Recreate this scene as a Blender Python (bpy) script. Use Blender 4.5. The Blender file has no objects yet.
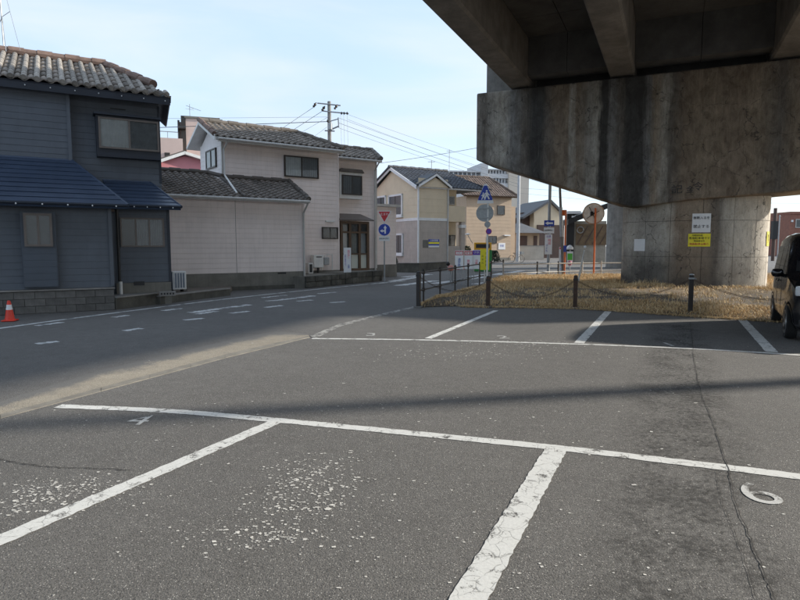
import bpy, bmesh, math, random
from mathutils import Vector, Matrix, noise as mnoise
random.seed(7)
R = math.radians
scene = bpy.context.scene
COL = scene.collection
# ---------------------------------------------------------------- camera
FPX, HORIZON, CAMH = 590.0, 246.0, 1.5          # focal length and horizon row, in pixels of an 800 x 600 frame
PITCH = math.atan((300 - HORIZON) / FPX)
cam = bpy.data.cameras.new('camera'); cam.sensor_width = 36; cam.lens = FPX / 800 * 36
cam.clip_start = 0.05; cam.clip_end = 3000
camo = bpy.data.objects.new('camera', cam); COL.objects.link(camo)
camo.location = (0, 0, CAMH); camo.rotation_euler = (R(90) - PITCH, 0, 0)
scene.camera = camo
# ---------------------------------------------------------------- sky and sun
SUN_AZ = math.atan2(.98, .20); SUN_EL = R(21.5)
world = bpy.data.worlds.new('World'); scene.world = world; world.use_nodes = True
wn = world.node_tree; wn.nodes.clear()
w_out = wn.nodes.new('ShaderNodeOutputWorld'); w_bg = wn.nodes.new('ShaderNodeBackground')
w_sky = wn.nodes.new('ShaderNodeTexSky'); w_sky.sky_type = 'NISHITA'; w_sky.sun_disc = False
w_sky.sun_elevation = SUN_EL; w_sky.sun_rotation = SUN_AZ
w_sky.air_density = 1.0; w_sky.dust_density = 1.0; w_sky.ozone_density = 1.0
w_tc = wn.nodes.new('ShaderNodeTexCoord'); w_map = wn.nodes.new('ShaderNodeMapping'); w_map.inputs['Scale'].default_value = (1.2, 1.2, 4.0)
w_noise = wn.nodes.new('ShaderNodeTexNoise'); w_noise.inputs['Scale'].default_value = 1.6; w_noise.inputs['Detail'].default_value = 5
w_ramp = wn.nodes.new('ShaderNodeMapRange'); w_ramp.inputs['From Min'].default_value = .30; w_ramp.inputs['From Max'].default_value = .75
w_ramp.inputs['To Min'].default_value = .72; w_ramp.inputs['To Max'].default_value = .90
w_mix = wn.nodes.new('ShaderNodeMix'); w_mix.data_type = 'RGBA'; w_mix.inputs[7].default_value = (1.42, 1.78, 2.25, 1)   # thin high veil of cloud
wn.links.new(w_tc.outputs['Generated'], w_map.inputs[0]); wn.links.new(w_map.outputs[0], w_noise.inputs['Vector'])
wn.links.new(w_noise.outputs[0], w_ramp.inputs[0]); wn.links.new(w_ramp.outputs[0], w_mix.inputs[0])
wn.links.new(w_sky.outputs[0], w_mix.inputs[6]); w_map2 = wn.nodes.new('ShaderNodeMapping'); w_map2.inputs['Scale'].default_value = (1.0, 1.6, 5.5); w_map2.inputs['Rotation'].default_value = (0, R(12), R(20))
w_n2 = wn.nodes.new('ShaderNodeTexNoise'); w_n2.inputs['Scale'].default_value = 1.5; w_n2.inputs['Detail'].default_value = 6; w_n2.inputs['Distortion'].default_value = .5
w_r2 = wn.nodes.new('ShaderNodeMapRange'); w_r2.interpolation_type = 'SMOOTHSTEP'; w_r2.inputs['From Min'].default_value = .38; w_r2.inputs['From Max'].default_value = .72; w_r2.inputs['To Max'].default_value = .75
w_mix2 = wn.nodes.new('ShaderNodeMix'); w_mix2.data_type = 'RGBA'; w_mix2.inputs[7].default_value = (2.05, 2.2, 2.4, 1)   # pale streaks of thin cloud
wn.links.new(w_tc.outputs['Generated'], w_map2.inputs[0]); wn.links.new(w_map2.outputs[0], w_n2.inputs['Vector']); wn.links.new(w_n2.outputs[0], w_r2.inputs[0]); wn.links.new(w_r2.outputs[0], w_mix2.inputs[0])
wn.links.new(w_mix.outputs[2], w_mix2.inputs[6]); wn.links.new(w_mix2.outputs[2], w_bg.inputs[0])
w_bg.inputs[1].default_value = 0.13
wn.links.new(w_bg.outputs[0], w_out.inputs[0])
sun = bpy.data.lights.new('sun', 'SUN'); sun.energy = 2.0; sun.angle = R(1.4); sun.color = (1, .93, .82)
suno = bpy.data.objects.new('sun', sun); COL.objects.link(suno)
suno.rotation_euler = (R(90) - SUN_EL, 0, -SUN_AZ + math.pi)
SUNV = Vector((math.sin(SUN_AZ) * math.cos(SUN_EL), math.cos(SUN_AZ) * math.cos(SUN_EL), math.sin(SUN_EL)))
suno.rotation_euler = (-SUNV).to_track_quat('-Z', 'Y').to_euler()
scene.view_settings.view_transform = 'Standard'; scene.view_settings.look = 'None'
scene.view_settings.exposure = 1.78; scene.view_settings.gamma = 1; scene.view_settings.use_curve_mapping = False
scene.cycles.max_bounces = 6; scene.cycles.transparent_max_bounces = 12

# ---------------------------------------------------------------- geometry of the photograph
CO = Vector((0, 0, CAMH))
def ray(px, py):
    f = Vector((0, math.cos(PITCH), -math.sin(PITCH))); u = Vector((0, math.sin(PITCH), math.cos(PITCH)))
    return f * FPX + Vector((1, 0, 0)) * (px - 400) + u * (300 - py)
def G(px, py, z=0.0):                                # where a pixel meets the ground
    d = ray(px, py); return CO + d * ((z - CAMH) / d.z)
def PY(px, py, Y):                                   # a pixel at distance Y
    d = ray(px, py); return CO + d * (Y / d.y)
class Frame:                                         # a facade: x along it, y away from the viewer, z up
    def __init__(s, O, deg): s.O = Vector((O[0], O[1], 0)); s.th = R(deg); s.M = Matrix.Translation(s.O) @ Matrix.Rotation(s.th, 4, 'Z'); s.I = s.M.inverted()
    def pl(s, px, py, y=0.0):
        o = s.I @ CO; d = s.I.to_3x3() @ ray(px, py); k = (y - o.y) / d.y; p = o + d * k; return p.x, p.z
    def l(s, p): return s.I @ Vector(p)
    def w(s, p): return s.M @ Vector(p)

# ---------------------------------------------------------------- materials
MATS = {}
def nodes(name):
    m = bpy.data.materials.new(name); m.use_nodes = True; nt = m.node_tree; nt.nodes.clear()
    out = nt.nodes.new('ShaderNodeOutputMaterial'); b = nt.nodes.new('ShaderNodeBsdfPrincipled'); nt.links.new(b.outputs[0], out.inputs[0])
    MATS[name] = m
    return m, nt, b, out
def c4(c): return (c[0], c[1], c[2], 1)
def tcoord(nt, kind='Object', scale=(1, 1, 1)):
    if kind == 'World': g = nt.nodes.new('ShaderNodeNewGeometry'); o = g.outputs['Position']
    else: g = nt.nodes.new('ShaderNodeTexCoord'); o = g.outputs[kind]
    mp = nt.nodes.new('ShaderNodeMapping'); mp.inputs['Scale'].default_value = scale; nt.links.new(o, mp.inputs[0]); return mp.outputs[0]
def tnoise(nt, vec, scale, detail=4, rough=.55, dist=0):
    n = nt.nodes.new('ShaderNodeTexNoise'); n.inputs['Scale'].default_value = scale; n.inputs['Detail'].default_value = detail
    n.inputs['Roughness'].default_value = rough; n.inputs['Distortion'].default_value = dist; nt.links.new(vec, n.inputs['Vector']); return n.outputs[0]
def rng(nt, v, a, b, c=0., d=1., smooth=False):
    n = nt.nodes.new('ShaderNodeMapRange'); n.inputs[1].default_value = a; n.inputs[2].default_value = b; n.inputs[3].default_value = c; n.inputs[4].default_value = d
    if smooth: n.interpolation_type = 'SMOOTHSTEP'
    nt.links.new(v, n.inputs[0]); return n.outputs[0]
def mixc(nt, f, a, b, mode='MIX'):
    n = nt.nodes.new('ShaderNodeMix'); n.data_type = 'RGBA'; n.blend_type = mode
    for i, v in ((0, f), (6, a), (7, b)):
        if hasattr(v, 'links') or hasattr(v, 'is_linked'): nt.links.new(v, n.inputs[i])
        elif i == 0: n.inputs[0].default_value = v
        else: n.inputs[i].default_value = c4(v)
    return n.outputs[2]
def mth(nt, op, a, b=None, c=None):
    n = nt.nodes.new('ShaderNodeMath'); n.operation = op
    for i, v in enumerate((a, b, c)):
        if v is None: continue
        if hasattr(v, 'is_linked'): nt.links.new(v, n.inputs[i])
        else: n.inputs[i].default_value = v
    return n.outputs[0]
def bumpn(nt, b, h, strength=.4, dist=.01):
    n = nt.nodes.new('ShaderNodeBump'); n.inputs['Strength'].default_value = strength; n.inputs['Distance'].default_value = dist
    nt.links.new(h, n.inputs['Height']); nt.links.new(n.outputs[0], b.inputs['Normal'])
def ramp(nt, v, stops):
    n = nt.nodes.new('ShaderNodeValToRGB'); e = n.color_ramp.elements
    stops = sorted(stops, key=lambda s: s[0])
    while len(e) < len(stops): e.new(.5)
    for i, (p, c) in enumerate(stops): e[i].position = max(0, min(1, p)); e[i].color = c4(c)
    nt.links.new(v, n.inputs[0]); return n.outputs[0]
def mk(name, c, var=.25, scale=3., rough=.75, bump=.15, bscale=60, metal=0, streak=0., tint=False, coat=0, spec=.5, objrand=0.):
    """paint, plaster, metal...: a colour broken by two scales of noise, optional rain streaks, fine relief"""
    if name in MATS: return MATS[name]
    m, nt, b, out = nodes(name)
    vec = tcoord(nt)
    lo = tuple(x * (1 - var) for x in c); hi = tuple(min(1, x * (1 + var * .6)) for x in c)
    n1 = tnoise(nt, vec, scale, 6, .6)
    col = mixc(nt, rng(nt, n1, .3, .7), lo, hi)
    n2 = tnoise(nt, vec, scale * 9, 3)
    col = mixc(nt, rng(nt, n2, .35, .75, 0, var * .6), col, tuple(x * .6 for x in c))
    if streak:
        sv = tcoord(nt, 'Object', (5, 5, .35)); s = tnoise(nt, sv, 2.2, 5, .6)
        col = mixc(nt, rng(nt, s, .5, .8, 0, streak), col, tuple(x * .45 for x in c))
    if tint:
        a = nt.nodes.new('ShaderNodeAttribute'); a.attribute_name = 'tint'
        col = mixc(nt, 1.0, col, mixc(nt, a.outputs['Fac'], (.62, .60, .58), (1.25, 1.22, 1.2)), 'MULTIPLY')
    if objrand:
        oi = nt.nodes.new('ShaderNodeObjectInfo')
        col = mixc(nt, 1.0, col, mixc(nt, oi.outputs['Random'], (1 - objrand,) * 3, (1 + objrand,) * 3), 'MULTIPLY')
    nt.links.new(col, b.inputs['Base Color'])
    b.inputs['Metallic'].default_value = metal; b.inputs['Specular IOR Level'].default_value = spec; b.inputs['Coat Weight'].default_value = coat
    r = rng(nt, n1, .2, .8, max(.03, rough - .12), min(1, rough + .1)); nt.links.new(r, b.inputs['Roughness'])
    if bump: bumpn(nt, b, tnoise(nt, vec, bscale, 3), bump, .01)
    return m
def glass(name, tint=(.75, .8, .82), rough=.03, opaque=.25):
    if name in MATS: return MATS[name]
    m, nt, b, out = nodes(name)
    b.inputs['Base Color'].default_value = c4(tint); b.inputs['Roughness'].default_value = rough; b.inputs['IOR'].default_value = 1.5
    vec = tcoord(nt); bumpn(nt, b, tnoise(nt, vec, 1.3, 2), .06, .05)
    t = nt.nodes.new('ShaderNodeBsdfTransparent'); t.inputs[0].default_value = c4(tuple(.5 + .5 * x for x in tint))
    g = nt.nodes.new('ShaderNodeBsdfGlossy'); g.inputs['Roughness'].default_value = rough
    lw = nt.nodes.new('ShaderNodeFresnel'); lw.inputs[0].default_value = 1.5
    mx = nt.nodes.new('ShaderNodeMixShader'); nt.links.new(lw.outputs[0], mx.inputs[0]); nt.links.new(t.outputs[0], mx.inputs[1]); nt.links.new(g.outputs[0], mx.inputs[2])
    m2 = nt.nodes.new('ShaderNodeMixShader'); m2.inputs[0].default_value = opaque; nt.links.new(mx.outputs[0], m2.inputs[1]); nt.links.new(b.outputs[0], m2.inputs[2])
    nt.links.new(m2.outputs[0], out.inputs[0]); return m

def asphalt(name, base, light, patches=(), dark_paths=()):
    m, nt, b, out = nodes(name); vec = tcoord(nt, 'World')
    big = tnoise(nt, vec, .35, 6, .6); mid = tnoise(nt, vec, 5, 5, .65); fine = tnoise(nt, vec, 130, 3, .75)
    col = mixc(nt, rng(nt, big, .3, .7), tuple(x * .86 for x in base), tuple(x * 1.14 for x in base))
    col = mixc(nt, rng(nt, mid, .35, .75, 0, .5), col, tuple(x * .74 for x in base))
    col = mixc(nt, rng(nt, fine, .32, .70), mixc(nt, 1., col, (.48, .48, .48), 'MULTIPLY'), mixc(nt, 1., col, (1.6, 1.58, 1.54), 'MULTIPLY'))
    vo = nt.nodes.new('ShaderNodeTexVoronoi'); vo.inputs['Scale'].default_value = 105; nt.links.new(vec, vo.inputs['Vector'])      # pale aggregate
    sep = nt.nodes.new('ShaderNodeSeparateColor'); nt.links.new(vo.outputs['Color'], sep.inputs[0])
    stone = mth(nt, 'MULTIPLY', rng(nt, vo.outputs['Distance'], .28, .42, 1, 0), rng(nt, sep.outputs[0], .80, .84))
    col = mixc(nt, mth(nt, 'MULTIPLY', stone, .75), col, light)
    stone2 = mth(nt, 'MULTIPLY', rng(nt, vo.outputs['Distance'], .30, .5, 1, 0), rng(nt, sep.outputs[1], .72, .76))
    col = mixc(nt, mth(nt, 'MULTIPLY', stone2, .6), col, tuple(x * .35 for x in base))
    nt.links.new(col, b.inputs['Base Color'])
    nt.links.new(rng(nt, mid, .2, .8, .78, .95), b.inputs['Roughness']); b.inputs['Specular IOR Level'].default_value = .35
    h = mth(nt, 'ADD', fine, mth(nt, 'MULTIPLY', rng(nt, vo.outputs['Distance'], 0, .6, 1, 0), .8))
    bumpn(nt, b, h, .5, .004); return m
def paint(name, c=(.72, .72, .70), wear=.5, under=(.10, .095, .09), scale=7):
    """road paint, worn through to the asphalt in cracks and flakes"""
    m, nt, b, out = nodes(name); vec = tcoord(nt, 'World')
    n = tnoise(nt, vec, scale, 8, .72); n2 = tnoise(nt, vec, 60, 4, .7)
    vo = nt.nodes.new('ShaderNodeTexVoronoi'); vo.feature = 'DISTANCE_TO_EDGE'; vo.inputs['Scale'].default_value = 9
    dv = nt.nodes.new('ShaderNodeVectorMath'); dv.operation = 'ADD'; nt.links.new(vec, dv.inputs[0])
    nn = nt.nodes.new('ShaderNodeTexNoise'); nn.inputs['Scale'].default_value = 6; nt.links.new(vec, nn.inputs['Vector'])
    sc = nt.nodes.new('ShaderNodeVectorMath'); sc.operation = 'SCALE'; sc.inputs['Scale'].default_value = .12; nt.links.new(nn.outputs[1], sc.inputs[0])
    nt.links.new(sc.outputs[0], dv.inputs[1]); nt.links.new(dv.outputs[0], vo.inputs['Vector'])
    crack = rng(nt, vo.outputs[0], .012, .03, .75, 0)
    hole = rng(nt, mth(nt, 'ADD', n, mth(nt, 'MULTIPLY', n2, .35)), .95 - .42 * wear, 1.03 - .42 * wear)
    msk = mth(nt, 'MAXIMUM', mth(nt, 'MULTIPLY', crack, rng(nt, n, .4, .6)), hole)
    dirty = mixc(nt, rng(nt, n2, .3, .7), tuple(x * .82 for x in c), c)
    col = mixc(nt, msk, dirty, under)
    nt.links.new(col, b.inputs['Base Color']); b.inputs['Roughness'].default_value = .75; bumpn(nt, b, mth(nt, 'SUBTRACT', n2, msk), .3, .004)
    return m

# ---------------------------------------------------------------- mesh builder
class MB:
    def __init__(s): s.v = []; s.f = []
    def add(s, vs, fs):
        k = len(s.v); s.v += [Vector(p) for p in vs]; s.f += [tuple(i + k for i in f) for f in fs]; return s
    def box(s, x0, x1, y0, y1, z0, z1, M=None):
        vs = [Vector((x, y, z)) for z in (z0, z1) for y in (y0, y1) for x in (x0, x1)]
        if M is not None: vs = [M @ p for p in vs]
        return s.add(vs, [(0, 2, 3, 1), (4, 5, 7, 6), (0, 1, 5, 4), (2, 6, 7, 3), (0, 4, 6, 2), (1, 3, 7, 5)])
    def prism(s, pts, z0, z1):                       # outline in x,y, extruded in z (pts counter-clockwise)
        n = len(pts); vs = [(p[0], p[1], z0) for p in pts] + [(p[0], p[1], z1) for p in pts]
        return s.add(vs, [tuple(range(n - 1, -1, -1)), tuple(range(n, 2 * n))] + [(i, (i + 1) % n, (i + 1) % n + n, i + n) for i in range(n)])
    def prismy(s, pts, y0, y1):                      # outline in x,z, extruded in y
        n = len(pts); vs = [(p[0], y0, p[1]) for p in pts] + [(p[0], y1, p[1]) for p in pts]
        return s.add(vs, [tuple(range(n)), tuple(range(2 * n - 1, n - 1, -1))] + [((i + 1) % n, i, i + n, (i + 1) % n + n) for i in range(n)])
    def tube(s, path, r, n=8, r2=None, cap=True):
        path = [Vector(p) for p in path]; k = len(s.v); m = len(path)
        for i, p in enumerate(path):
            d = (path[min(i + 1, m - 1)] - path[max(i - 1, 0)]).normalized()
            a = Vector((0, 0, 1)) if abs(d.z) < .9 else Vector((1, 0, 0)); u = d.cross(a).normalized(); w = d.cross(u)
            rr = r if r2 is None else r + (r2 - r) * i / (m - 1)
            for j in range(n):
                t = 2 * math.pi * j / n; s.v.append(p + (u * math.cos(t) + w * math.sin(t)) * rr)
        for i in range(m - 1):
            for j in range(n): s.f.append((k + i * n + j, k + i * n + (j + 1) % n, k + (i + 1) * n + (j + 1) % n, k + (i + 1) * n + j))
        if cap: s.f.append(tuple(k + j for j in range(n - 1, -1, -1))); s.f.append(tuple(k + (m - 1) * n + j for j in range(n)))
        return s
    def disc(s, c, nrm, r, th, n=28):                # a thick disc
        nrm = Vector(nrm).normalized(); c = Vector(c); return s.tube([c - nrm * th / 2, c + nrm * th / 2], r, n)
    def lathe(s, prof, n=20, M=None):
        k = len(s.v)
        for (r, z) in prof:
            for j in range(n):
                p = Vector((r * math.cos(2 * math.pi * j / n), r * math.sin(2 * math.pi * j / n), z)); s.v.append(M @ p if M is not None else p)
        for i in range(len(prof) - 1):
            for j in range(n): s.f.append((k + i * n + j, k + i * n + (j + 1) % n, k + (i + 1) * n + (j + 1) % n, k + (i + 1) * n + j))
        s.f.append(tuple(k + j for j in range(n - 1, -1, -1))); s.f.append(tuple(k + (len(prof) - 1) * n + j for j in range(n)))
        return s
    def frame(s, x0, x1, z0, z1, t, y0, y1):         # a picture-frame ring in the x,z plane
        s.box(x0, x1, y0, y1, z0, z0 + t); s.box(x0, x1, y0, y1, z1 - t, z1); s.box(x0, x0 + t, y0, y1, z0 + t, z1 - t); s.box(x1 - t, x1, y0, y1, z0 + t, z1 - t); return s
    def build(s, name, mat, parent=None, bevel=0, smooth=False, fix=False):
        me = bpy.data.meshes.new(name); me.from_pydata([tuple(p) for p in s.v], [], s.f)
        if fix:
            bm = bmesh.new(); bm.from_mesh(me); bmesh.ops.recalc_face_normals(bm, faces=bm.faces); bm.to_mesh(me); bm.free()
        me.materials.append(mat); o = bpy.data.objects.new(name, me); COL.objects.link(o)
        if parent is not None: o.parent = parent
        if smooth:
            for p in me.polygons: p.use_smooth = True
        if bevel: b = o.modifiers.new('bevel', 'BEVEL'); b.width = bevel; b.segments = 2; b.limit_method = 'ANGLE'
        return o
def tag(o, label, cat, group=None):
    o['label'] = label; o['category'] = cat
    if group: o['group'] = group
    return o
def struct(o): o['kind'] = 'structure'; return o
def stuff(o): o['kind'] = 'stuff'; return o
def thing(name, label, cat, loc=(0, 0, 0), rz=0, group=None):
    o = bpy.data.objects.new(name, None); COL.objects.link(o); o.empty_display_size = .2
    o.location = loc; o.rotation_euler = (0, 0, rz); return tag(o, label, cat, group)
def copy_tree(o, parent=None):
    c = o.copy(); COL.objects.link(c); c.parent = parent
    for ch in o.children: copy_tree(ch, c)
    return c
def sheet(name, pts, z, mat, kind='structure', parent=None):       # a flat piece of ground
    o = MB().add([(p[0], p[1], z) for p in pts], [tuple(range(len(pts)))]).build(name, mat, parent, fix=True)
    if o.data.polygons[0].normal.z < 0: o.data.flip_normals()
    if parent is None: o['kind'] = kind
    return o
def text(s, size, mat, parent, loc, rot=(R(90), 0, 0), name='lettering', thick=.002, sx=1., spacing=1., line=1.):
    cu = bpy.data.curves.new(name, 'FONT'); cu.body = s; cu.size = size; cu.align_x = 'CENTER'; cu.align_y = 'CENTER'; cu.extrude = thick; cu.space_character = spacing; cu.space_line = line
    cu.resolution_u = 6 if name == 'bay_number' else 2
    t = bpy.data.objects.new(name, cu); COL.objects.link(t)
    dg = bpy.context.evaluated_depsgraph_get(); me = bpy.data.meshes.new_from_object(t.evaluated_get(dg)); me.name = name
    bpy.data.objects.remove(t); bpy.data.curves.remove(cu)
    me.materials.clear(); me.materials.append(mat); o = bpy.data.objects.new(name, me); COL.objects.link(o)
    o.parent = parent; o.location = loc; o.rotation_euler = rot; o.scale = (sx, 1, 1); return o

# ---------------------------------------------------------------- building kit
def siding(name, parent, mat, x0, x1, z0, z1, y, bh=.15, proud=.012, axis='x'):
    """lapped horizontal boards with real steps, facing -y (axis x) or -x (axis y)"""
    m = MB(); n = max(1, round((z1 - z0) / bh)); h = (z1 - z0) / n
    P = (lambda a, d, z: (a, y - d, z)) if axis == 'x' else (lambda a, d, z: (y - d, a, z))
    for i in range(n):
        a = z0 + i * h; b = a + h
        m.add([P(x0, .004, a), P(x1, .004, a), P(x1, proud, a + .004), P(x0, proud, a + .004), P(x0, .004, b), P(x1, .004, b)], [(0, 1, 2, 3), (3, 2, 5, 4)])
    return m.build(name, mat, parent)
def window(parent, x0, x1, z0, z1, y, fm, n=2, t=.05, proud=.07, back=None, glassm=None, curtain=None, sill=False, name='window'):
    back = back or M_DARK; glassm = glassm or M_GLASS
    w = MB().frame(x0, x1, z0, z1, t, y - proud, y - .001)
    step = (x1 - x0 - 2 * t) / n
    for i in range(1, n): xx = x0 + t + i * step; w.box(xx - t * .45, xx + t * .45, y - proud * .85, y - .001, z0 + t, z1 - t)
    w = w.build(name, fm, parent)
    MB().box(x0 + t * .6, x1 - t * .6, y - .016, y - .006, z0 + t * .6, z1 - t * .6).build('interior', back, w)
    for i in range(n):
        a = x0 + t + i * step + (t * .45 if i else 0); b = x0 + t + (i + 1) * step - (t * .45 if i < n - 1 else 0)
        yy = y - proud * (.62 if i % 2 else .78)
        MB().add([(a, yy, z0 + t), (b, yy, z0 + t), (b, yy, z1 - t), (a, yy, z1 - t)], [(0, 1, 2, 3)]).build('pane', glassm, w)
        if curtain and curtain[i % len(curtain)]:
            cm = curtain[i % len(curtain)]; c = MB(); k = 14
            for j in range(k):
                xa = a + (b - a) * j / k; xb = a + (b - a) * (j + 1) / k; ya = y - .024 - .010 * (j % 2); yb = y - .024 - .010 * ((j + 1) % 2)
                c.add([(xa, ya, z0 + t), (xb, yb, z0 + t), (xb, yb, z1 - t), (xa, ya, z1 - t)], [(0, 1, 2, 3)])
            c.build('curtain', cm, w)
    if sill: MB().box(x0 - .05, x1 + .05, y - proud - .06, y - .002, z0 - .06, z0 - .003).build('sill', fm, w)
    return w
def tiles(name, parent, mat, e0, e1, r0, r1, cw=.27, rl=.28, amp=.035, step=.03, seg=6, flat=False):
    """a roof slope of overlapping tile courses between eave e0-e1 and ridge r0-r1, cut at the hips"""
    e0, e1, r0, r1 = map(Vector, (e0, e1, r0, r1)); u = (e1 - e0).normalized(); v = r0 - e0; v = (v - u * v.dot(u)); H = v.length; v.normalize(); nn = u.cross(v).normalized()
    us = [(p - e0).dot(u) for p in (e0, e1, r0, r1)]; u0, u1 = min(us), max(us)
    nc = max(1, round((u1 - u0) / cw)); nr = max(1, round(H / rl)); cw = (u1 - u0) / nc; rl = H / nr
    bm = bmesh.new(); tl = bm.faces.layers.float.new('tint')
    for r in range(nr):
        for c in range(nc):
            tv = random.random(); lo = []; hi = []
            for k in range(seg + 1):
                a = k / seg
                if flat: h = 0
                else: h = amp * (math.sin(math.pi * min(1, a / .62)) if a < .62 else -.35 * math.sin(math.pi * (a - .62) / .38))
                jit = (tv - .5) * .006
                lo.append(bm.verts.new(e0 + u * (u0 + (c + a) * cw) + v * (r * rl - .02) + nn * (h + step + jit)))
                hi.append(bm.verts.new(e0 + u * (u0 + (c + a) * cw) + v * (r * rl + rl) + nn * (h + .004)))
            dn = [bm.verts.new(p.co - nn * (step + .004)) for p in lo]
            for k in range(seg):
                f = bm.faces.new((lo[k], lo[k + 1], hi[k + 1], hi[k])); f[tl] = tv; f.smooth = not flat
                f = bm.faces.new((dn[k], dn[k + 1], lo[k + 1], lo[k])); f[tl] = tv
    for a, b, sgn in ((e0, r0, -1), (e1, r1, 1)):
        d = (b - a)
        if abs(d.dot(u)) > .01 or True:
            pn = d.cross(nn).normalized() * 1.0
            if pn.dot(u) * sgn < 0: pn = -pn
            bmesh.ops.bisect_plane(bm, geom=bm.verts[:] + bm.edges[:] + bm.faces[:], plane_co=a, plane_no=pn, clear_outer=True)
    me = bpy.data.meshes.new(name); bm.to_mesh(me); bm.free(); me.materials.append(mat)
    o = bpy.data.objects.new(name, me); COL.objects.link(o); o.parent = parent; return stuff(o)
def slab(name, parent, mat, corners, th=.12):       # the boarding under the tiles
    p = [Vector(c) for c in corners]; nn = (p[1] - p[0]).cross(p[3] - p[0]).normalized() * th
    q = [a - nn for a in p]; return MB().add(p + q, [(0, 1, 2, 3), (7, 6, 5, 4), (1, 0, 4, 5), (2, 1, 5, 6), (3, 2, 6, 7), (0, 3, 7, 4)]).build(name, mat, parent)
def ridge(parent, mat, pts, w=.11, name='ridge_tile'):
    """ridge tiles laid end to end"""
    m = MB()
    for a, b in zip(pts[:-1], pts[1:]):
        a, b = Vector(a), Vector(b); L = (b - a).length; n = max(1, int(L / .34)); d = (b - a) / n
        for i in range(n): m.tube([a + d * i + Vector((0, 0, .04 + .012 * (i % 2))), a + d * (i + 1.08) + Vector((0, 0, .04 + .012 * (i % 2)))], w + .008 * (i % 2), 10)
    return m.build(name, mat, parent, smooth=False)
# ---------------------------------------------------------------- shared materials
M_DARK = mk('room interior', (.03, .032, .035), .4, 2, .9, 0)
M_GLASS = glass('window glass', (.55, .6, .62), .03, .12)
M_FROST = glass('frosted glass', (.30, .31, .30), .35, .8)
M_CURT = mk('lace curtain', (.82, .83, .82), .15, 6, .9, 0)
M_CURTB = mk('beige curtain', (.50, .45, .36), .15, 6, .9, 0)
M_CURTD = mk('grey curtain', (.22, .23, .24), .2, 6, .9, 0)
M_ALU = mk('aluminium sash', (.42, .41, .39), .15, 8, .45, 0, metal=.4)
M_BRONZE = mk('bronze sash', (.045, .038, .033), .2, 8, .45, 0, metal=.3)
M_WHITE = mk('white enamel', (.74, .75, .75), .1, 4, .45, .05)
M_WPLAST = mk('white plastic', (.70, .70, .68), .12, 5, .5, .05, streak=.2)
M_BLACK = mk('black paint', (.012, .012, .013), .3, 5, .5, .05)
M_STEEL = mk('galvanised steel', (.36, .38, .39), .2, 10, .5, .08, metal=.35)
M_GREYP = mk('grey pole paint', (.30, .32, .33), .2, 6, .55, .05)
M_CONC = mk('concrete', (.26, .25, .235), .35, 2.5, .9, .5, 45, streak=.35)
M_CONCD = mk('weathered concrete', (.155, .15, .142), .5, 2.2, .92, .6, 40, streak=.55, objrand=.22)
M_MORTAR = mk('mortar', (.09, .088, .083), .4, 3, .95, .4)
M_ORANGE = mk('orange post paint', (.62, .14, .03), .2, 4, .5, .06, streak=.3)
M_WIRE = mk('wire insulation', (.10, .11, .12), .2, 2, .6, 0)
M_RED = mk('red sign film', (.55, .02, .03), .08, 4, .4, 0)
M_BLUE = mk('blue sign film', (.012, .045, .36), .08, 4, .4, 0)
M_YEL = mk('yellow sign film', (.82, .72, .02), .08, 4, .45, 0)
M_SIGNW = mk('white sign film', (.76, .77, .78), .06, 4, .4, 0)
M_INK = mk('dark print', (.02, .02, .024), .1, 4, .6, 0)
M_PINK = mk('pink print', (.75, .06, .12), .1, 4, .5, 0)
M_PURP = mk('purple print', (.14, .06, .42), .1, 4, .5, 0)

# ---------------------------------------------------------------- ground, road, parking
BDIR = R(24.4)
A_ROAD = asphalt('road asphalt', (.142, .137, .132), (.40, .40, .39))
A_PARK = asphalt('parking asphalt', (.146, .141, .135), (.50, .48, .44))
A_GROUND = mk('town ground', (.13, .125, .115), .3, .4, .95, .3, 20)
sheet('ground', [(-900, -300), (900, -300), (900, 1500), (-900, 1500)], -.02, A_GROUND)
sheet('road', [(-60, -30), (60, -30), (60, 300), (-60, 300)], -.008, A_ROAD)
edge = [(-420, 530), (-200, 470), (0, 418), (101, 391), (225, 358), (290, 342), (312, 337), (338, 325.5), (415, 307)]
near = [(415, 307.2), (455, 306.2), (488, 306.8), (575, 308.2), (690, 316), (800, 323), (960, 334)]
pk = [G(*p) for p in edge] + [G(*p) for p in near[1:]] + [Vector((34, 6, 0)), Vector((34, -25, 0)), Vector((-18, -25, 0))]
sheet('parking_lot', [(p.x, p.y) for p in pk], -.003, A_PARK)
# gravelly gutter strip and its concrete edging between road and car park
def wobble_strip(name, L, Rr, z, mat, amp=.015, th=None):
    m = MB(); n = 26; pts = []
    for (a0, a1), (b0, b1) in zip(zip(L[:-1], L[1:]), zip(Rr[:-1], Rr[1:])):
        for i in range(n): pts.append((a0.lerp(a1, i / n), b0.lerp(b1, i / n)))
    pts.append((L[-1], Rr[-1]))
    vs = []
    for a, b in pts:
        d = (b - a).normalized(); k = lambda: d * random.uniform(-amp, amp)
        vs += [a + k(), b + k()]
    vs = [(p.x, p.y, z) for p in vs]; N = len(pts)
    m.add(vs, [(2 * i, 2 * i + 1, 2 * i + 3, 2 * i + 2) for i in range(N - 1)])
    return m.build(name, mat)
M_GUT = asphalt('gutter concrete', (.33, .295, .24), (.52, .48, .42))
M_KERBC = mk('edging concrete', (.25, .23, .195), .3, 6, .9, .5, 80)
gl = [G(-420, 505), G(-200, 452), G(0, 403), G(101, 372), G(225, 342.5), G(275, 332.5), G(308, 334.3)]
gr = [G(-420, 526), G(-200, 466.5), G(0, 414.5), G(101, 387.5), G(225, 354.5), G(275, 343), G(309, 335.8)]
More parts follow.
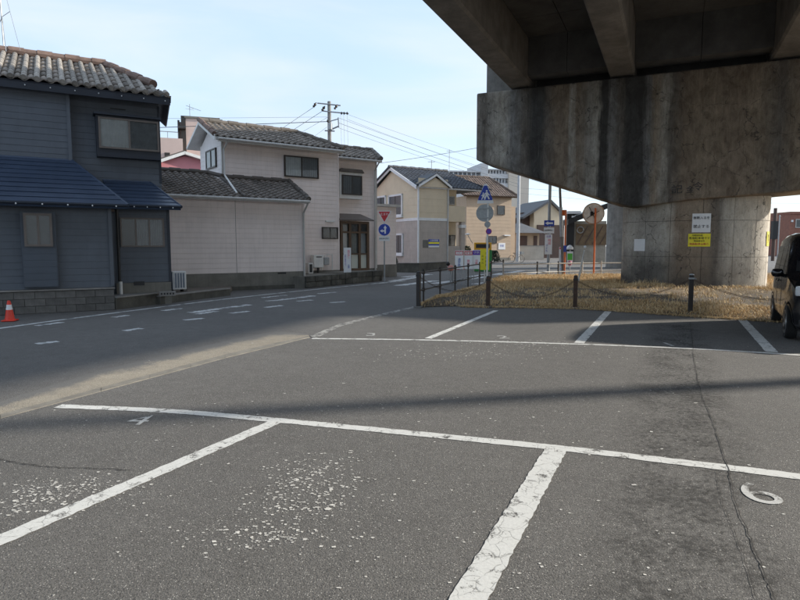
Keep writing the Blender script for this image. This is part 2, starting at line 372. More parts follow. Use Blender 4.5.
def gutter():                                            # crumbling gravel that thins out over the road
    nt = M_GUT.node_tree; b = [n for n in nt.nodes if n.type == 'BSDF_PRINCIPLED'][0]; src = b.inputs['Base Color'].links[0].from_socket
    vec = tcoord(nt, 'World'); a = nt.nodes.new('ShaderNodeAttribute'); a.attribute_name = 'fade'; n1 = tnoise(nt, vec, 3.0, 8, .72); n2 = tnoise(nt, vec, 45, 3, .7)
    f = mth(nt, 'ADD', a.outputs['Fac'], mth(nt, 'MULTIPLY', mth(nt, 'SUBTRACT', mth(nt, 'ADD', n1, mth(nt, 'MULTIPLY', n2, .5)), .75), 1.5))
    road = mixc(nt, n2, (.10, .097, .092), (.21, .205, .195)); nt.links.new(mixc(nt, rng(nt, f, .30, .75), road, src), b.inputs['Base Color'])
    vs, fs, fd = [], [], []; n = 20; pts = []
    for i in range(len(gl) - 1):
        for k in range(n): pts.append((gl[i].lerp(gl[i + 1], k / n), gr[i].lerp(gr[i + 1], k / n)))
    pts.append((gl[-1], gr[-1])); prof = ((-.15, 0), (.2, .35), (.45, .75), (.8, .9), (1, .8))
    for l, r_ in pts:
        for q, v in prof: p = l + (r_ - l) * q; vs.append((p.x, p.y, -.0015)); fd.append(v)
    for i in range(len(pts) - 1):
        for j in range(4): fs.append((i * 5 + j, i * 5 + j + 1, i * 5 + j + 6, i * 5 + j + 5))
    o = struct(MB().add(vs, fs).build('gutter_strip', M_GUT, fix=True)); at = o.data.attributes.new('fade', 'FLOAT', 'POINT'); at.data.foreach_set('value', fd)
    if o.data.polygons[0].normal.z < 0: o.data.flip_normals()
gutter()
ge = [G(-420, 531), G(-200, 470.5), G(0, 418.3), G(101, 391.3), G(225, 358), G(275, 346), G(310, 337)]
def edging():
    m = MB()                                             # separate edging stones butted end to end
    for a, b, c, d in zip(gr[:-1], gr[1:], ge[:-1], ge[1:]):
        L = (b - a).length; n = max(1, int(L / .6))
        for i in range(n):
            g = .003 / L; q = [a.lerp(b, i / n + g), a.lerp(b, (i + 1) / n - g), c.lerp(d, (i + 1) / n - g), c.lerp(d, i / n + g)]
            h = .003 + random.uniform(-.002, .002)
            yield [(p.x, p.y) for p in q][::-1], h
kp = bpy.data.objects.new('kerb_edging', None); COL.objects.link(kp); struct(kp)
for q, h in edging(): MB().prism(q, -.05, h).build('edging_stone', M_KERBC, kp, fix=True)
M_EDGEL = paint('faded edge line', (.42, .41, .38), .75, (.11, .105, .10))
struct(wobble_strip('edge_line', [G(310, 336.0), G(338, 324.3), G(376, 315), G(414, 306.2)], [G(316, 338.2), G(341, 326.2), G(378, 316.5), G(416, 307.4)], .004, M_EDGEL, .012)).location.z = -.003

# painted lines
M_PAINT = paint('line paint', (.76, .76, .73), .52)
M_PAINT2 = paint('worn line paint', (.62, .62, .60), .58)
M_PAINT3 = paint('road marking paint', (.66, .67, .67), .62, (.10, .10, .105), 3)
def line(name, pts, w, mat, z=.0003, amp=.005, step=.035):
    pts = [Vector((p.x, p.y, 0)) for p in pts]; fine = []
    for a, b in zip(pts[:-1], pts[1:]):
        n = max(1, int((b - a).length / step)); fine += [a.lerp(b, i / n) for i in range(n)]
    fine.append(pts[-1]); vs = []
    for i, p in enumerate(fine):
        d = (fine[min(i + 1, len(fine) - 1)] - fine[max(0, i - 1)]).normalized(); s = Vector((-d.y, d.x, 0))
        for k in (1, -1): q = p + s * k * (w / 2 + random.uniform(-amp, amp)); vs.append((q.x, q.y, z))
    return struct(MB().add(vs, [(2 * i + 1, 2 * i + 3, 2 * i + 2, 2 * i) for i in range(len(fine) - 1)]).build(name, mat))
def spl(pts, n=6):                                       # smooth curve through pixel points
    P = [G(*p) for p in pts]; out = []
    for i in range(len(P) - 1):
        p0, p1, p2, p3 = P[max(0, i - 1)], P[i], P[i + 1], P[min(len(P) - 1, i + 2)]
        for k in range(n):
            t = k / n; out.append(.5 * ((2 * p1) + (p2 - p0) * t + (2 * p0 - 5 * p1 + 4 * p2 - p3) * t * t + (3 * p1 - p0 - 3 * p2 + p3) * t ** 3))
    return out + [P[-1]]
line('parking_line', spl([(58, 406), (170, 411), (275, 420), (400, 432), (560, 448), (680, 462), (800, 476.5), (1000, 504)]), .12, M_PAINT)
line('parking_line', [G(277, 421), G(0, 540), G(-230, 640)], .125, M_PAINT, .0008)
line('parking_line', [G(556, 449), G(468, 600), G(380, 750)], .155, M_PAINT, .0008)
line('parking_line', spl([(312, 338.5), (430, 340), (576, 344), (690, 348.5), (800, 355), (960, 366)]), .095, M_PAINT)
line('parking_line', [G(428, 338.5), G(496, 310.5)], .12, M_PAINT, .0008)
line('parking_line', [G(579, 343), G(608, 311.5)], .15, M_PAINT, .0008)
line('parking_line', [G(772, 352), G(741, 318.5)], .16, M_PAINT, .0008)
# bay number 6 and the ghosts of other numbers
for (px, py, s, sz) in ((759, 494, '6', .46), (371, 334.5, '3', .42), (503, 337.2, '2', .42), (669, 344.5, '1', .45), (139, 420.5, '4', .40)):
    p = G(px, py); o = text(s, sz, M_PAINT2, None, (p.x, p.y, .0008), (0, 0, 0), 'bay_number', 0); struct(o)
# markings on the road: edge line, deceleration dashes, crossing stripes
line('road_edge_line', spl([(-120, 346), (0, 328), (120, 312), (240, 297.2), (330, 287.8), (378, 283.2)]), .13, M_PAINT3, -.004)
for a, b in (((36, 325.5), (62, 322)), ((113, 317), (128, 315)), ((163, 310.5), (182, 308)), ((36, 343.5), (58, 341)), ((124, 330.5), (142, 328)), ((184, 319.8), (203, 318)), ((231, 313), (249, 311)),
             ((265, 307.2), (282, 305.3)), ((318, 293.6), (336, 292)), ((331, 302.6), (345, 301.4)), ((297, 301), (312, 299.8))):
    line('deceleration_dash', [G(*a), G(*b)], .17, M_PAINT3, -.004, .03)
line('road_word_stroke', [G(190, 312.5), G(222, 308.2), G(250, 304.5)], .22, M_PAINT3, -.004, .05); line('road_word_stroke', [G(196, 314), G(216, 311)], .16, M_PAINT3, -.004, .05)
line('road_word_stroke', [G(268, 301), G(290, 298.6), G(314, 295.6)], .22, M_PAINT3, -.004, .05); line('road_word_stroke', [G(262, 297.6), G(286, 295)], .16, M_PAINT3, -.004, .05)
for a, b, w in (((392, 281), (419, 276.8), .42), ((404, 277), (430, 274.2), .42), ((398, 285.5), (436, 280.5), .45), ((434, 283.4), (466, 279), .45), ((452, 281.2), (486, 276.5), .45), ((474, 284.2), (512, 279.2), .45), ((470, 276.6), (500, 272.6), .45), ((495, 275), (522, 270.6), .45), ((520, 275.6), (548, 271.2), .45)):
    line('crossing_stripe', [G(*a), G(*b)], w, M_PAINT3, -.004, .03)
line('stop_line', [G(376, 283.4), G(404, 280.6)], .3, M_PAINT3, -.0032, .03)
# old paint and pale chips scattered on the tarmac
def chips():
    m = MB(); rnd = random.Random(3)
    spots = [(315, 478, .28, .40, 480), (298, 505, .34, .2, 230), (268, 535, .34, .15, 240), (70, 490, .42, .2, 430), (25, 505, .4, .2, 180), (455, 352, 1.2, .5, 380), (520, 343, .9, .4, 260), (400, 430, 3.0, 1.6, 420), (600, 350, 3.2, .8, 260), (430, 560, 1.6, .5, 120)]
    for px, py, sx, sy, n in spots:
        c = G(px, py)
        for i in range(n):
            x = c.x + rnd.gauss(0, sx * .6); y = c.y + rnd.gauss(0, sy * .6); r = .0025 + .011 * rnd.random() ** 2 * (1 if rnd.random() < .93 else 1.7) * (.6 + .4 * math.sqrt(max(.3, c.y / 3)))
            k = rnd.choice((4, 5, 6)); a = rnd.random() * 6.28; e = rnd.uniform(.45, 1)
            vs = [(x + r * rnd.uniform(.6, 1.2) * math.cos(a + 6.283 * j / k), y + r * e * rnd.uniform(.6, 1.2) * math.sin(a + 6.283 * j / k), -.0012 + rnd.uniform(0, .001)) for j in range(k)]
            m.add(vs, [tuple(range(k))])
    o = m.build('pale_paint_chips', mk('pale chips', (.72, .70, .65), .35, 30, .9, 0)); stuff(o); o['label'] = 'pale flakes of old paint strewn on the car park asphalt'; o['category'] = 'paint flakes'
chips()
# the long crack with its dark, patched surface
def crack(px, w, mat, seed, z=.0016):
    rnd = random.Random(seed); P = spl(px, 14); vs = []
    for i, p in enumerate(P):
        d = (P[min(i + 1, len(P) - 1)] - P[max(0, i - 1)]).normalized(); s = Vector((-d.y, d.x, 0)); j = rnd.uniform(-1.3, 1.3) * w
        for k in (1, -1): q = p + s * (j + k * w * rnd.uniform(.15, 1)); vs.append((q.x, q.y, z))
    return struct(MB().add(vs, [(2 * i + 1, 2 * i + 3, 2 * i + 2, 2 * i) for i in range(len(P) - 1)]).build('asphalt_crack', mat))
M_CRACK = mk('crack filler', (.028, .027, .026), .4, 8, .9, .3)
crack([(690, 322), (693, 350), (699, 385), (712, 420), (727, 465), (735, 500), (757, 555), (775, 600), (800, 690)], .0045, M_CRACK, 5)
crack([(716, 470), (722, 500), (741, 550), (757, 600)], .0025, M_CRACK, 9)
crack([(0, 459), (40, 466), (90, 468), (130, 470)], .006, M_CRACK, 11)
def tar_stain():
    m, nt, b, out = nodes('tar stain'); vec = tcoord(nt, 'World'); n = tnoise(nt, vec, 22, 6, .75); n2 = tnoise(nt, vec, 2.2, 3)
    b.inputs['Base Color'].default_value = (.045, .043, .041, 1); b.inputs['Roughness'].default_value = .85
    t = nt.nodes.new('ShaderNodeBsdfTransparent'); mx = nt.nodes.new('ShaderNodeMixShader')
    a = nt.nodes.new('ShaderNodeAttribute'); a.attribute_name = 'fade'
    f = mth(nt, 'MULTIPLY', rng(nt, mth(nt, 'ADD', n, mth(nt, 'MULTIPLY', n2, .5)), .70, .95), mth(nt, 'MULTIPLY', a.outputs['Fac'], .8))
    nt.links.new(f, mx.inputs[0]); nt.links.new(t.outputs[0], mx.inputs[1]); nt.links.new(b.outputs[0], mx.inputs[2]); nt.links.new(mx.outputs[0], out.inputs[0])
    P = spl([(682, 324), (686, 350), (690, 385), (698, 420), (706, 465), (715, 520), (728, 600), (745, 690)], 4); vs = []; fs = []; fd = []
    prof = ((-.75, 0), (-.35, .8), (0, 1), (.22, .6), (.45, 0))
    for p in P:
        for k, f in prof: vs.append((p.x + k, p.y, -.0012)); fd.append(f)
    for i in range(len(P) - 1):
        for j in range(4): fs.append((i * 5 + j, i * 5 + j + 1, i * 5 + j + 6, i * 5 + j + 5))
    o = MB().add(vs, fs).build('tar_stain', m); at = o.data.attributes.new('fade', 'FLOAT', 'POINT'); at.data.foreach_set('value', fd); struct(o)
tar_stain()

# ---------------------------------------------------------------- viaduct
FC = Frame(PY(620, 290, 20.4), -24.4)                    # x across the bridge, y along it, away from the viewer
zt = (FC.pl(600, 80, 0)[1] + FC.pl(780, 59.5, 0)[1]) / 2  # top of the pier cap
def stained(name, stops, x0, x1, base_n=1.0, low=None, tone=1.0, k=1.0):
    """concrete with rain-stain bands running down it: colours by distance along the cap, edges frayed by streaky noise"""
    m, nt, b, out = nodes(name)
    vec = tcoord(nt); sv = tcoord(nt, 'Object', (7, 7, .5)); sv2 = tcoord(nt, 'Object', (18, 18, 1.1))
    sep = nt.nodes.new('ShaderNodeSeparateXYZ'); nt.links.new(vec, sep.inputs[0])
    s1 = tnoise(nt, sv, 1.0, 6, .65); s2 = tnoise(nt, sv2, 1.2, 5, .7); cl = tnoise(nt, vec, 1.1, 7, .62); gr = tnoise(nt, vec, 34, 4, .7)
    x = mth(nt, 'ADD', sep.outputs[0], mth(nt, 'MULTIPLY', mth(nt, 'SUBTRACT', s1, .5), .55)); x = mth(nt, 'ADD', x, mth(nt, 'MULTIPLY', mth(nt, 'SUBTRACT', cl, .5), .35))
    col = ramp(nt, rng(nt, x, x0, x1), [((p - x0) / (x1 - x0), tuple(v * tone for v in c)) for p, c in stops])
    col = mixc(nt, rng(nt, s2, .38, .72, 0, .62 * k), col, mixc(nt, 1., col, (.42, .41, .41), 'MULTIPLY'))
    col = mixc(nt, rng(nt, s2, .60, .80, 0, .35), col, (.22, .215, .20))
    col = mixc(nt, rng(nt, cl, .35, .7, 0, .7 * k), col, mixc(nt, 1., col, (.58, .53, .46), 'MULTIPLY'))
    bl = tnoise(nt, tcoord(nt, 'Object', (2.2, 2.2, 1.2)), 1.6, 9, .72, .6)
    col = mixc(nt, rng(nt, bl, .46, .60, 0, .75 * k), col, mixc(nt, 1., col, (.42, .38, .34), 'MULTIPLY')); col = mixc(nt, rng(nt, bl, .30, .44, .7 * k, 0), col, mixc(nt, 1., col, (1.7, 1.7, 1.68), 'MULTIPLY'))
    col = mixc(nt, rng(nt, gr, .5, .75, 0, .45), col, mixc(nt, 1., col, (.4, .4, .4), 'MULTIPLY'))
    pit = tnoise(nt, tcoord(nt, 'Object', (9, 9, 4.5)), 1.6, 8, .85); ef = tnoise(nt, tcoord(nt, 'Object', (26, 26, .9)), 1.0, 4, .6)
    col = mixc(nt, rng(nt, pit, .54, .62, 0, .55), col, mixc(nt, 1., col, (.32, .30, .28), 'MULTIPLY'))          # pitted, flaking skin
    col = mixc(nt, mth(nt, 'MULTIPLY', rng(nt, ef, .62, .72, 0, .5), rng(nt, cl, .4, .6)), col, (.30, .285, .255))   # lime runs
    dv = nt.nodes.new('ShaderNodeVectorMath'); dv.operation = 'ADD'; nv = nt.nodes.new('ShaderNodeTexNoise'); nv.inputs['Scale'].default_value = 1.8; nv.inputs['Detail'].default_value = 5; nt.links.new(vec, nv.inputs['Vector'])
    nt.links.new(vec, dv.inputs[0]); nt.links.new(nv.outputs[1], dv.inputs[1])
    vc = nt.nodes.new('ShaderNodeTexVoronoi'); vc.feature = 'DISTANCE_TO_EDGE'; vc.inputs['Scale'].default_value = .75; nt.links.new(dv.outputs[0], vc.inputs['Vector'])
    col = mixc(nt, mth(nt, 'MULTIPLY', rng(nt, vc.outputs[0], .004, .012, .75, 0), rng(nt, s1, .42, .55)), col, (.03, .027, .024))   # hairline cracks
    if low:                                              # grime rising from the foot, with an uneven upper edge
        hh = mth(nt, 'ADD', sep.outputs[2], mth(nt, 'MULTIPLY', mth(nt, 'SUBTRACT', cl, .5), 2.2))
        side = rng(nt, sep.outputs[0], low[2], low[3], 1, low[4])
        col = mixc(nt, mth(nt, 'MULTIPLY', rng(nt, hh, low[0], low[1], .92, 0), side), col, (.040, .035, .031))
    nt.links.new(col, b.inputs['Base Color']); b.inputs['Roughness'].default_value = .9
    vo = nt.nodes.new('ShaderNodeTexVoronoi'); vo.inputs['Scale'].default_value = 2.2; vo.feature = 'DISTANCE_TO_EDGE'; nt.links.new(vec, vo.inputs['Vector'])
    bumpn(nt, b, mth(nt, 'ADD', gr, cl), .5, .02); return m
cx = lambda p: FC.pl(p, 130, 0)[0]
TAN = (.185, .150, .112); GRY = (.20, .188, .168); LGT = (.26, .245, .215); BLK = (.040, .038, .036); DRK = (.095, .084, .072); BRN = (.15, .118, .088); BLU = (.145, .143, .140)
cap_stops = [(cx(474), GRY), (cx(484), DRK), (cx(490), GRY), (cx(503), LGT), (cx(512), BLU), (cx(524), DRK), (cx(533), BLK), (cx(541), BLK), (cx(546), DRK), (cx(556), BRN), (cx(566), BRN), (cx(571), LGT), (cx(578), BRN), (cx(590), GRY), (cx(597), LGT), (cx(601), BLK), (cx(607), BLK),
             (cx(612), BLU), (cx(620), DRK), (cx(626), BLK), (cx(643), BLK), (cx(649), BLU), (cx(655), TAN), (cx(664), LGT), (cx(671), DRK), (cx(685), BRN), (cx(705), TAN), (cx(735), BRN), (cx(755), TAN), (cx(780), DRK), (cx(800), TAN)]
M_CAP = stained('stained cap concrete', cap_stops, cx(470), cx(812), tone=1.7, k=.8)
M_GIRD = mk('girder concrete', (.27, .24, .205), .4, 1.6, .9, .5, 30, streak=.5)
M_SOFF = mk('soffit concrete', (.13, .125, .118), .4, 1.4, .92, .4, 30)
via = thing('viaduct', 'concrete road viaduct crossing overhead on broad stained piers', 'viaduct', FC.O, FC.th)
def cap_outline():
    pts = []
    bot = [(476, 160), (555, 184.2), (614, 202.5), (632, 207), (650, 205), (690, 199.8), (745, 195.5), (800, 190.5), (850, 186)]
    for p in bot: pts.append(FC.pl(p[0], p[1], 0))
    xe = 13.4; pts.append((xe, 5.3)); pts.append((xe, zt)); xl = FC.pl(476, 102, 0)[0]; pts.append((xl + .02, zt)); return pts  # unseen right end drawn out past the deck for its shadow on the bays
XL = FC.pl(476, 130, 0)[0]
pts = cap_outline(); m = MB().prismy(pts, 0, 2.3); capo = m.build('pier_cap', M_CAP, via, bevel=.05)
# rounded pier column, clad in formwork panels with recessed joints
xa = FC.pl(621, 260, 1.5)[0]; xb = FC.pl(771.5, 260, .9)[0]; xc, ea, eb, yc = (xa + xb) / 2, (xb - xa) / 2, 1.55, 1.72
def ell(t, k=0): return xc + (ea + k) * math.cos(t), yc + (eb + k) * math.sin(t)
pier_stops = [(xa, GRY), (xa + .3, LGT), (xa + .9, GRY), (xa + 1.4, LGT), (xa + 1.9, BRN), (xa + 2.5, TAN), (xa + 3.0, DRK), (xa + 3.3, LGT), (xa + 4.0, (.36, .33, .28)), (xb, (.38, .35, .30))]  # stain bands, with sunlight on the right end painted in as paler tones
M_PIER = stained('stained pier concrete', pier_stops, xa - .3, xb + .3, low=(.55, 1.5, xa, xb, .25), tone=1.95, k=.42)
col = MB(); N = 48; col.prism([ell(2 * math.pi * i / N, -.03) for i in range(N)], -.3, 3.4); colo = col.build('pier_column', M_MORTAR, via)
rows = [(-.3, FC.pl(694, 257, .15)[1]), (FC.pl(694, 257, .15)[1], FC.pl(694, 220.5, .15)[1]), (FC.pl(694, 220.5, .15)[1], 3.45)]
angs = [180, 206, 230, 252, 276, 300, 322, 342, 362]
angs += [362 + i * 29.66 for i in range(1, 6)] + [540]
for (z0, z1) in rows:
    for a0, a1 in zip(angs[:-1], angs[1:]):
        n = 5; gap = .006 / 2; vs = []; d = random.uniform(-.004, .004)
        for i in range(n + 1):
            t = R(a0) + (R(a1) - R(a0)) * (gap * 2 + (1 - gap * 4) * i / n)
            for k in (d, -.05):
                p = ell(t, k); vs += [(p[0], p[1], z0 + .006), (p[0], p[1], z1 - .006)]
        fs = []
        for i in range(n):
            q = 4 * i; fs += [(q, q + 4, q + 5, q + 1), (q + 1, q + 5, q + 7, q + 3), (q + 2, q, q + 4, q + 6)]
        fs += [(0, 1, 3, 2), (4 * n, 4 * n + 2, 4 * n + 3, 4 * n + 1)]
        MB().add(vs, fs).build('panel', M_PIER, colo, fix=True)
# girders
zg = FC.pl(508, 95.5, 0)[1]; zg = max(zg, zt + .08); zs = zg + 1.5
gx = [(FC.pl(508, 95, 0)[0], FC.pl(530, 84, 0)[0]), (FC.pl(609, 72, 0)[0], FC.pl(635, 70, 0)[0]), (FC.pl(772, 52, 0)[0], FC.pl(772, 52, 0)[0] + .86)]
gx.append((9.2, 10.06))
XR = 10.9; XLD = gx[0][0] - 1.15
for (a, b) in gx:
    for (y0, y1) in ((-34, .95), (1.15, 24)):
        MB().prismy([(a + .06, zg), (b - .06, zg), (b, zg + .08), (b, zs), (a, zs), (a, zg + .08)], y0, y1).build('girder', M_GIRD, via)
    MB().box(a + .12, b - .12, .3, .9, zt, zg).build('bearing', M_BLACK, via)
MB().box(XLD, XR, -34, 24, zs + .05, zs + .32).build('deck_slab', M_SOFF, via)
for x in (XLD, XR - .3): MB().box(x, x + .3, -34, 24, zs + .32, zs + 1.25).build('parapet', M_GIRD, via)
bays = [(gx[i][1], gx[i + 1][0]) for i in range(3)]
for (a, b) in bays:
    for k in range(12):
        y = -.45 - k * 1.8; w = (b - a) / 2
        for j in range(2): MB().box(a + j * w + .012, a + (j + 1) * w - .012, y - 1.785, y - .015, zs + .005, zs + .05).build('soffit_panel', M_SOFF, via)
    w = (b - a) / 2
    for j in range(2): MB().box(a + j * w + .008, a + (j + 1) * w - .008, -.42, .35, zg + .22, zs + .045).build('diaphragm', M_SOFF, via); MB().box(a + j * w, a + (j + 1) * w, 1.3, 1.6, zt + .005, zs + .045).build('rear_diaphragm', M_SOFF, via)
x0 = FC.pl(486.5, 85, 1.2)[0]; MB().box(x0, x0 + 1.3, 1.2, 1.9, zt - .01, zt + 1.7).build('end_block', M_CONC, via, bevel=.02)
# the next pier beyond
p = FC.l(PY(606, 250, 42)); m = MB(); m.prism([(p.x + 1.9 + 1.9 * math.cos(2 * math.pi * i / 32), p.y + 1.5 * math.sin(2 * math.pi * i / 32)) for i in range(32)], -.1, 7); m.box(p.x - 2.5, p.x + 10, p.y - 1, p.y + 1, 6.2, zt)
m.build('far_pier', M_CONC, via)
# faint black survey lettering on the cap
text('記', .30, M_INK, via, (FC.pl(677, 190, 0)[0], -.006, FC.pl(677, 190, 0)[1]), sx=1.15); text('金', .24, M_INK, via, (FC.pl(690, 190, 0)[0], -.006, FC.pl(690, 190, 0)[1])); text('令', .30, M_INK, via, (FC.pl(698, 187, 0)[0], -.006, FC.pl(698, 187, 0)[1]))
# notices pasted on the pier
def notice(name, px0, px1, py0, py1, mat, lab, cat):
    """a sheet curved to the pier, facing the car park"""
    c = FC.pl((px0 + px1) / 2, (py0 + py1) / 2, .3)
    t = None; best = 9e9
    for i in range(180, 361):
        x, y = ell(R(i)); pw = FC.w((x, y, c[1])); d = pw - CO; sxp = 400 + FPX * d.x / (d.y * math.cos(PITCH) - d.z * math.sin(PITCH))
        if abs(sxp - (px0 + px1) / 2) < best and y < yc: best = abs(sxp - (px0 + px1) / 2); t = R(i); bp = pw
    nx, ny = math.cos(t) / ea, math.sin(t) / eb; ang = math.atan2(ny, nx)      # outward normal in bridge coordinates
    tangent = ang + math.pi / 2 + FC.th; dist = (bp - CO).length
    z1 = PY(px0, py0, bp.y).z; z0 = PY(px0, py1, bp.y).z; face = abs(math.cos(tangent)); w = (px1 - px0) / FPX * bp.y / max(.45, face)
    x, y = ell(t, .012); pw = FC.w((x, y, 0)); th = thing(name, lab, cat, (pw.x, pw.y, z0), tangent)
    k = 6; vs = []; hh = z1 - z0; curv = .5 / 2.2
    for i in range(k + 1):
        u = -w / 2 + w * i / k; yy = curv * u * u
        vs += [(u, yy - .004, 0), (u, yy - .004, hh), (u, yy, 0), (u, yy, hh)]
    fs = []
    for i in range(k): q = 4 * i; fs += [(q, q + 4, q + 5, q + 1), (q + 2, q + 3, q + 7, q + 6), (q + 1, q + 5, q + 7, q + 3), (q, q + 2, q + 6, q + 4)]
    MB().add(vs, fs).build('sheet', mat, th); return th, w, hh
t, w, h = notice('notice_sheet', 693, 708.5, 213.5, 232.3, M_SIGNW, 'white notice sheet with two rows of black characters on the pier', 'notice')
text('無断入るを', w * .19, M_INK, t, (0, -.008, h * .76), sx=.95); text('禁止する', w * .22, M_INK, t, (0, -.008, h * .30))
t, w, h = notice('notice_sheet', 689.5, 708, 233.7, 246.5, M_YEL, 'yellow notice with black and red lines pasted below the white sheet', 'notice')
text('月極契約者', w * .10, M_INK, t, (-.1 * w, -.008, h * .86)); text('専用駐車場です', w * .135, M_INK, t, (0, -.008, h * .64)); text('関係者以外', w * .10, M_INK, t, (0, -.008, h * .42)); text('無断駐車お断り', w * .125, M_RED, t, (0, -.008, h * .18))
notice('notice_sheet', 636.5, 643, 239, 251, M_SIGNW, 'small blank white sheet on the left side of the pier', 'notice')
t, w, h = notice('notice_sheet', 765, 770.5, 231.5, 246, M_YEL, 'narrow yellow notice at the right edge of the pier', 'notice')
text('駐\n車\n禁\n止', h * .17, M_INK, t, (0, -.008, h * .5), line=.85)
# ---------------------------------------------------------------- verge with dry grass under the viaduct
vn = [(418, 307.2), (455, 306.2), (488, 306.8), (575, 308.2), (690, 316), (800, 323), (960, 334)]
vf = [(423, 305.2), (475, 289.5), (505, 281), (560, 278.4), (640, 277.2), (760, 276.5), (960, 276)]
def vpt(u, v):
    k = min(len(vn) - 2, int(u)); f = u - k
    a = G(*vn[k]).lerp(G(*vn[k + 1]), f); b = G(*vf[k]).lerp(G(*vf[k + 1]), f); return a.lerp(b, v)
def vz(p, u, v):
    e = min(1, 5 * v, 5 * (1 - v), 2.5 * u + .05); n = mnoise.noise(Vector((p.x * .5, p.y * .5, 1))) + .5 * mnoise.noise(Vector((p.x * 1.7, p.y * 1.7, 3)))
    return .005 + max(0, e) * (.13 + .09 * n)
NU, NV = 150, 60; m = MB(); vs = []; fs = []
for i in range(NU + 1):
    for j in range(NV + 1):
        u = 6 * i / NU; v = j / NV; p = vpt(u, v); vs.append((p.x, p.y, vz(p, u, v) + random.uniform(0, .012)))
for i in range(NU):
    for j in range(NV): a = i * (NV + 1) + j; fs.append((a, a + NV + 1, a + NV + 2, a + 1))
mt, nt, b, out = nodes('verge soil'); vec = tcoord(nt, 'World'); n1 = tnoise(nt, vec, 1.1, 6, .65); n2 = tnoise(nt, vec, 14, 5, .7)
c = mixc(nt, rng(nt, n1, .38, .62), (.13, .105, .08), (.20, .155, .105)); tha = nt.nodes.new('ShaderNodeAttribute'); tha.attribute_name = 'sunlit_thatch'; c = mixc(nt, tha.outputs['Fac'], c, (.62, .45, .25)); c = mixc(nt, rng(nt, n2, .35, .7, 0, .8), c, (.055, .045, .036)); nt.links.new(c, b.inputs['Base Color']); b.inputs['Roughness'].default_value = .95; bumpn(nt, b, n2, .8, .03)
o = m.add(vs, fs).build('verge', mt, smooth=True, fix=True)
at = o.data.attributes.new('sunlit_thatch', 'FLOAT', 'POINT'); at.data.foreach_set('value', [max(0, min(1, (j / NV - .25) * 2.8)) * max(.1, min(1, (6 * i / NU - .8) / 1.2)) for i in range(NU + 1) for j in range(NV + 1)])  # thatch toward the far side, its tone lightened to paint the sunlit band
if o.data.polygons[0].normal.z < 0: o.data.flip_normals()
struct(o)
def straw():
    rnd = random.Random(11); V = []; F = []; T = []
    def blade(p, z, L, lean, az, w, t):
        d = Vector((math.cos(az), math.sin(az), 0)); s = Vector((-d.y, d.x, 0)) * w; q = Vector((p.x, p.y, z))
        k = len(V); mid = q + d * lean * L * .4 + Vector((0, 0, L * .65)); tip = q + d * lean * L * 1.1 + Vector((0, 0, L * (1 - .35 * lean)))
        V.extend([q - s, q + s, mid - s * .7, mid + s * .7, tip]); F.extend([(k, k + 1, k + 3, k + 2), (k + 2, k + 3, k + 4)]); T.extend([t, t])
    n = 0
    while n < 80000:
        u = rnd.random() * 5.6; v = rnd.random(); p = vpt(u, v)
        l = FC.l(p)
        if ((l.x - xc) / (ea + .05)) ** 2 + ((l.y - yc) / (eb + .05)) ** 2 < 1: continue
        patch = mnoise.noise(Vector((p.x * .55, p.y * .55, 9))) + .6 * mnoise.noise(Vector((p.x * 1.6, p.y * 1.6, 4)))
        dens = .18 + .55 * max(0, min(1, (v - .30) * 2.6)) + .35 * (patch > .08)
        if v < .35 and .10 < v: dens *= .22
        if u < 2.0: dens *= .10 + .30 * max(0, v - .3)
        near_edge = v < .12
        if near_edge and u > 2.6: dens += .5
        if rnd.random() > dens: continue
        tall = .6 + .8 * max(0, min(1, (v - .3) * 2.2)) if u > 1.5 else .6
        L = rnd.uniform(.06, .22) * tall; lean = rnd.uniform(.3, 1.6)
        blade(p, vz(p, u, v) - .01, L, lean, rnd.random() * 6.28, rnd.uniform(.004, .009), rnd.random()); n += 1
    for _ in range(5200):                                  # trampled bits along the tarmac edge
        u = 1.2 + rnd.random() * 4.4; p = vpt(u, 0) + Vector((rnd.gauss(0, .05), -abs(rnd.gauss(0, .13)), 0)); blade(p, .002, rnd.uniform(.02, .07), rnd.uniform(1.5, 2.6), rnd.random() * 6.28, .005, rnd.random())
    for _ in range(330):                                   # taller ragged tufts
        u = 1.7 + rnd.random() * 3.9; v = rnd.choice((rnd.uniform(.4, .98), rnd.uniform(.4, .98), rnd.uniform(.0, .3))); p = vpt(u, v); l = FC.l(p)
        if ((l.x - xc) / (ea + .15)) ** 2 + ((l.y - yc) / (eb + .15)) ** 2 < 1: continue
        hgt = rnd.uniform(.16, .42) * (1 if v > .35 else .5); t0 = rnd.uniform(.2, .8)
        for _k in range(34): q = p + Vector((rnd.gauss(0, .09), rnd.gauss(0, .09), 0)); blade(q, vz(p, u, v) - .02, hgt * rnd.uniform(.5, 1.1), rnd.uniform(.15, .9), rnd.random() * 6.28, rnd.uniform(.003, .007), min(1, max(0, t0 + rnd.gauss(0, .2))))
    me = bpy.data.meshes.new('dry_grass'); me.from_pydata([tuple(p) for p in V], [], F); a = me.attributes.new('tint', 'FLOAT', 'FACE'); a.data.foreach_set('value', T)
    mt, nt, b, out = nodes('straw'); at = nt.nodes.new('ShaderNodeAttribute'); at.attribute_name = 'tint'
    nt.links.new(ramp(nt, at.outputs['Fac'], [(0, (.34, .215, .10)), (.35, (.58, .40, .20)), (.7, (.74, .54, .29)), (1, (.82, .67, .43))]), b.inputs['Base Color']); b.inputs['Roughness'].default_value = .8
    me.materials.append(mt); o = bpy.data.objects.new('dry_grass', me); COL.objects.link(o); stuff(o); o['label'] = 'straw coloured dry winter grass on the verge below the pier'; o['category'] = 'dry grass'
straw()
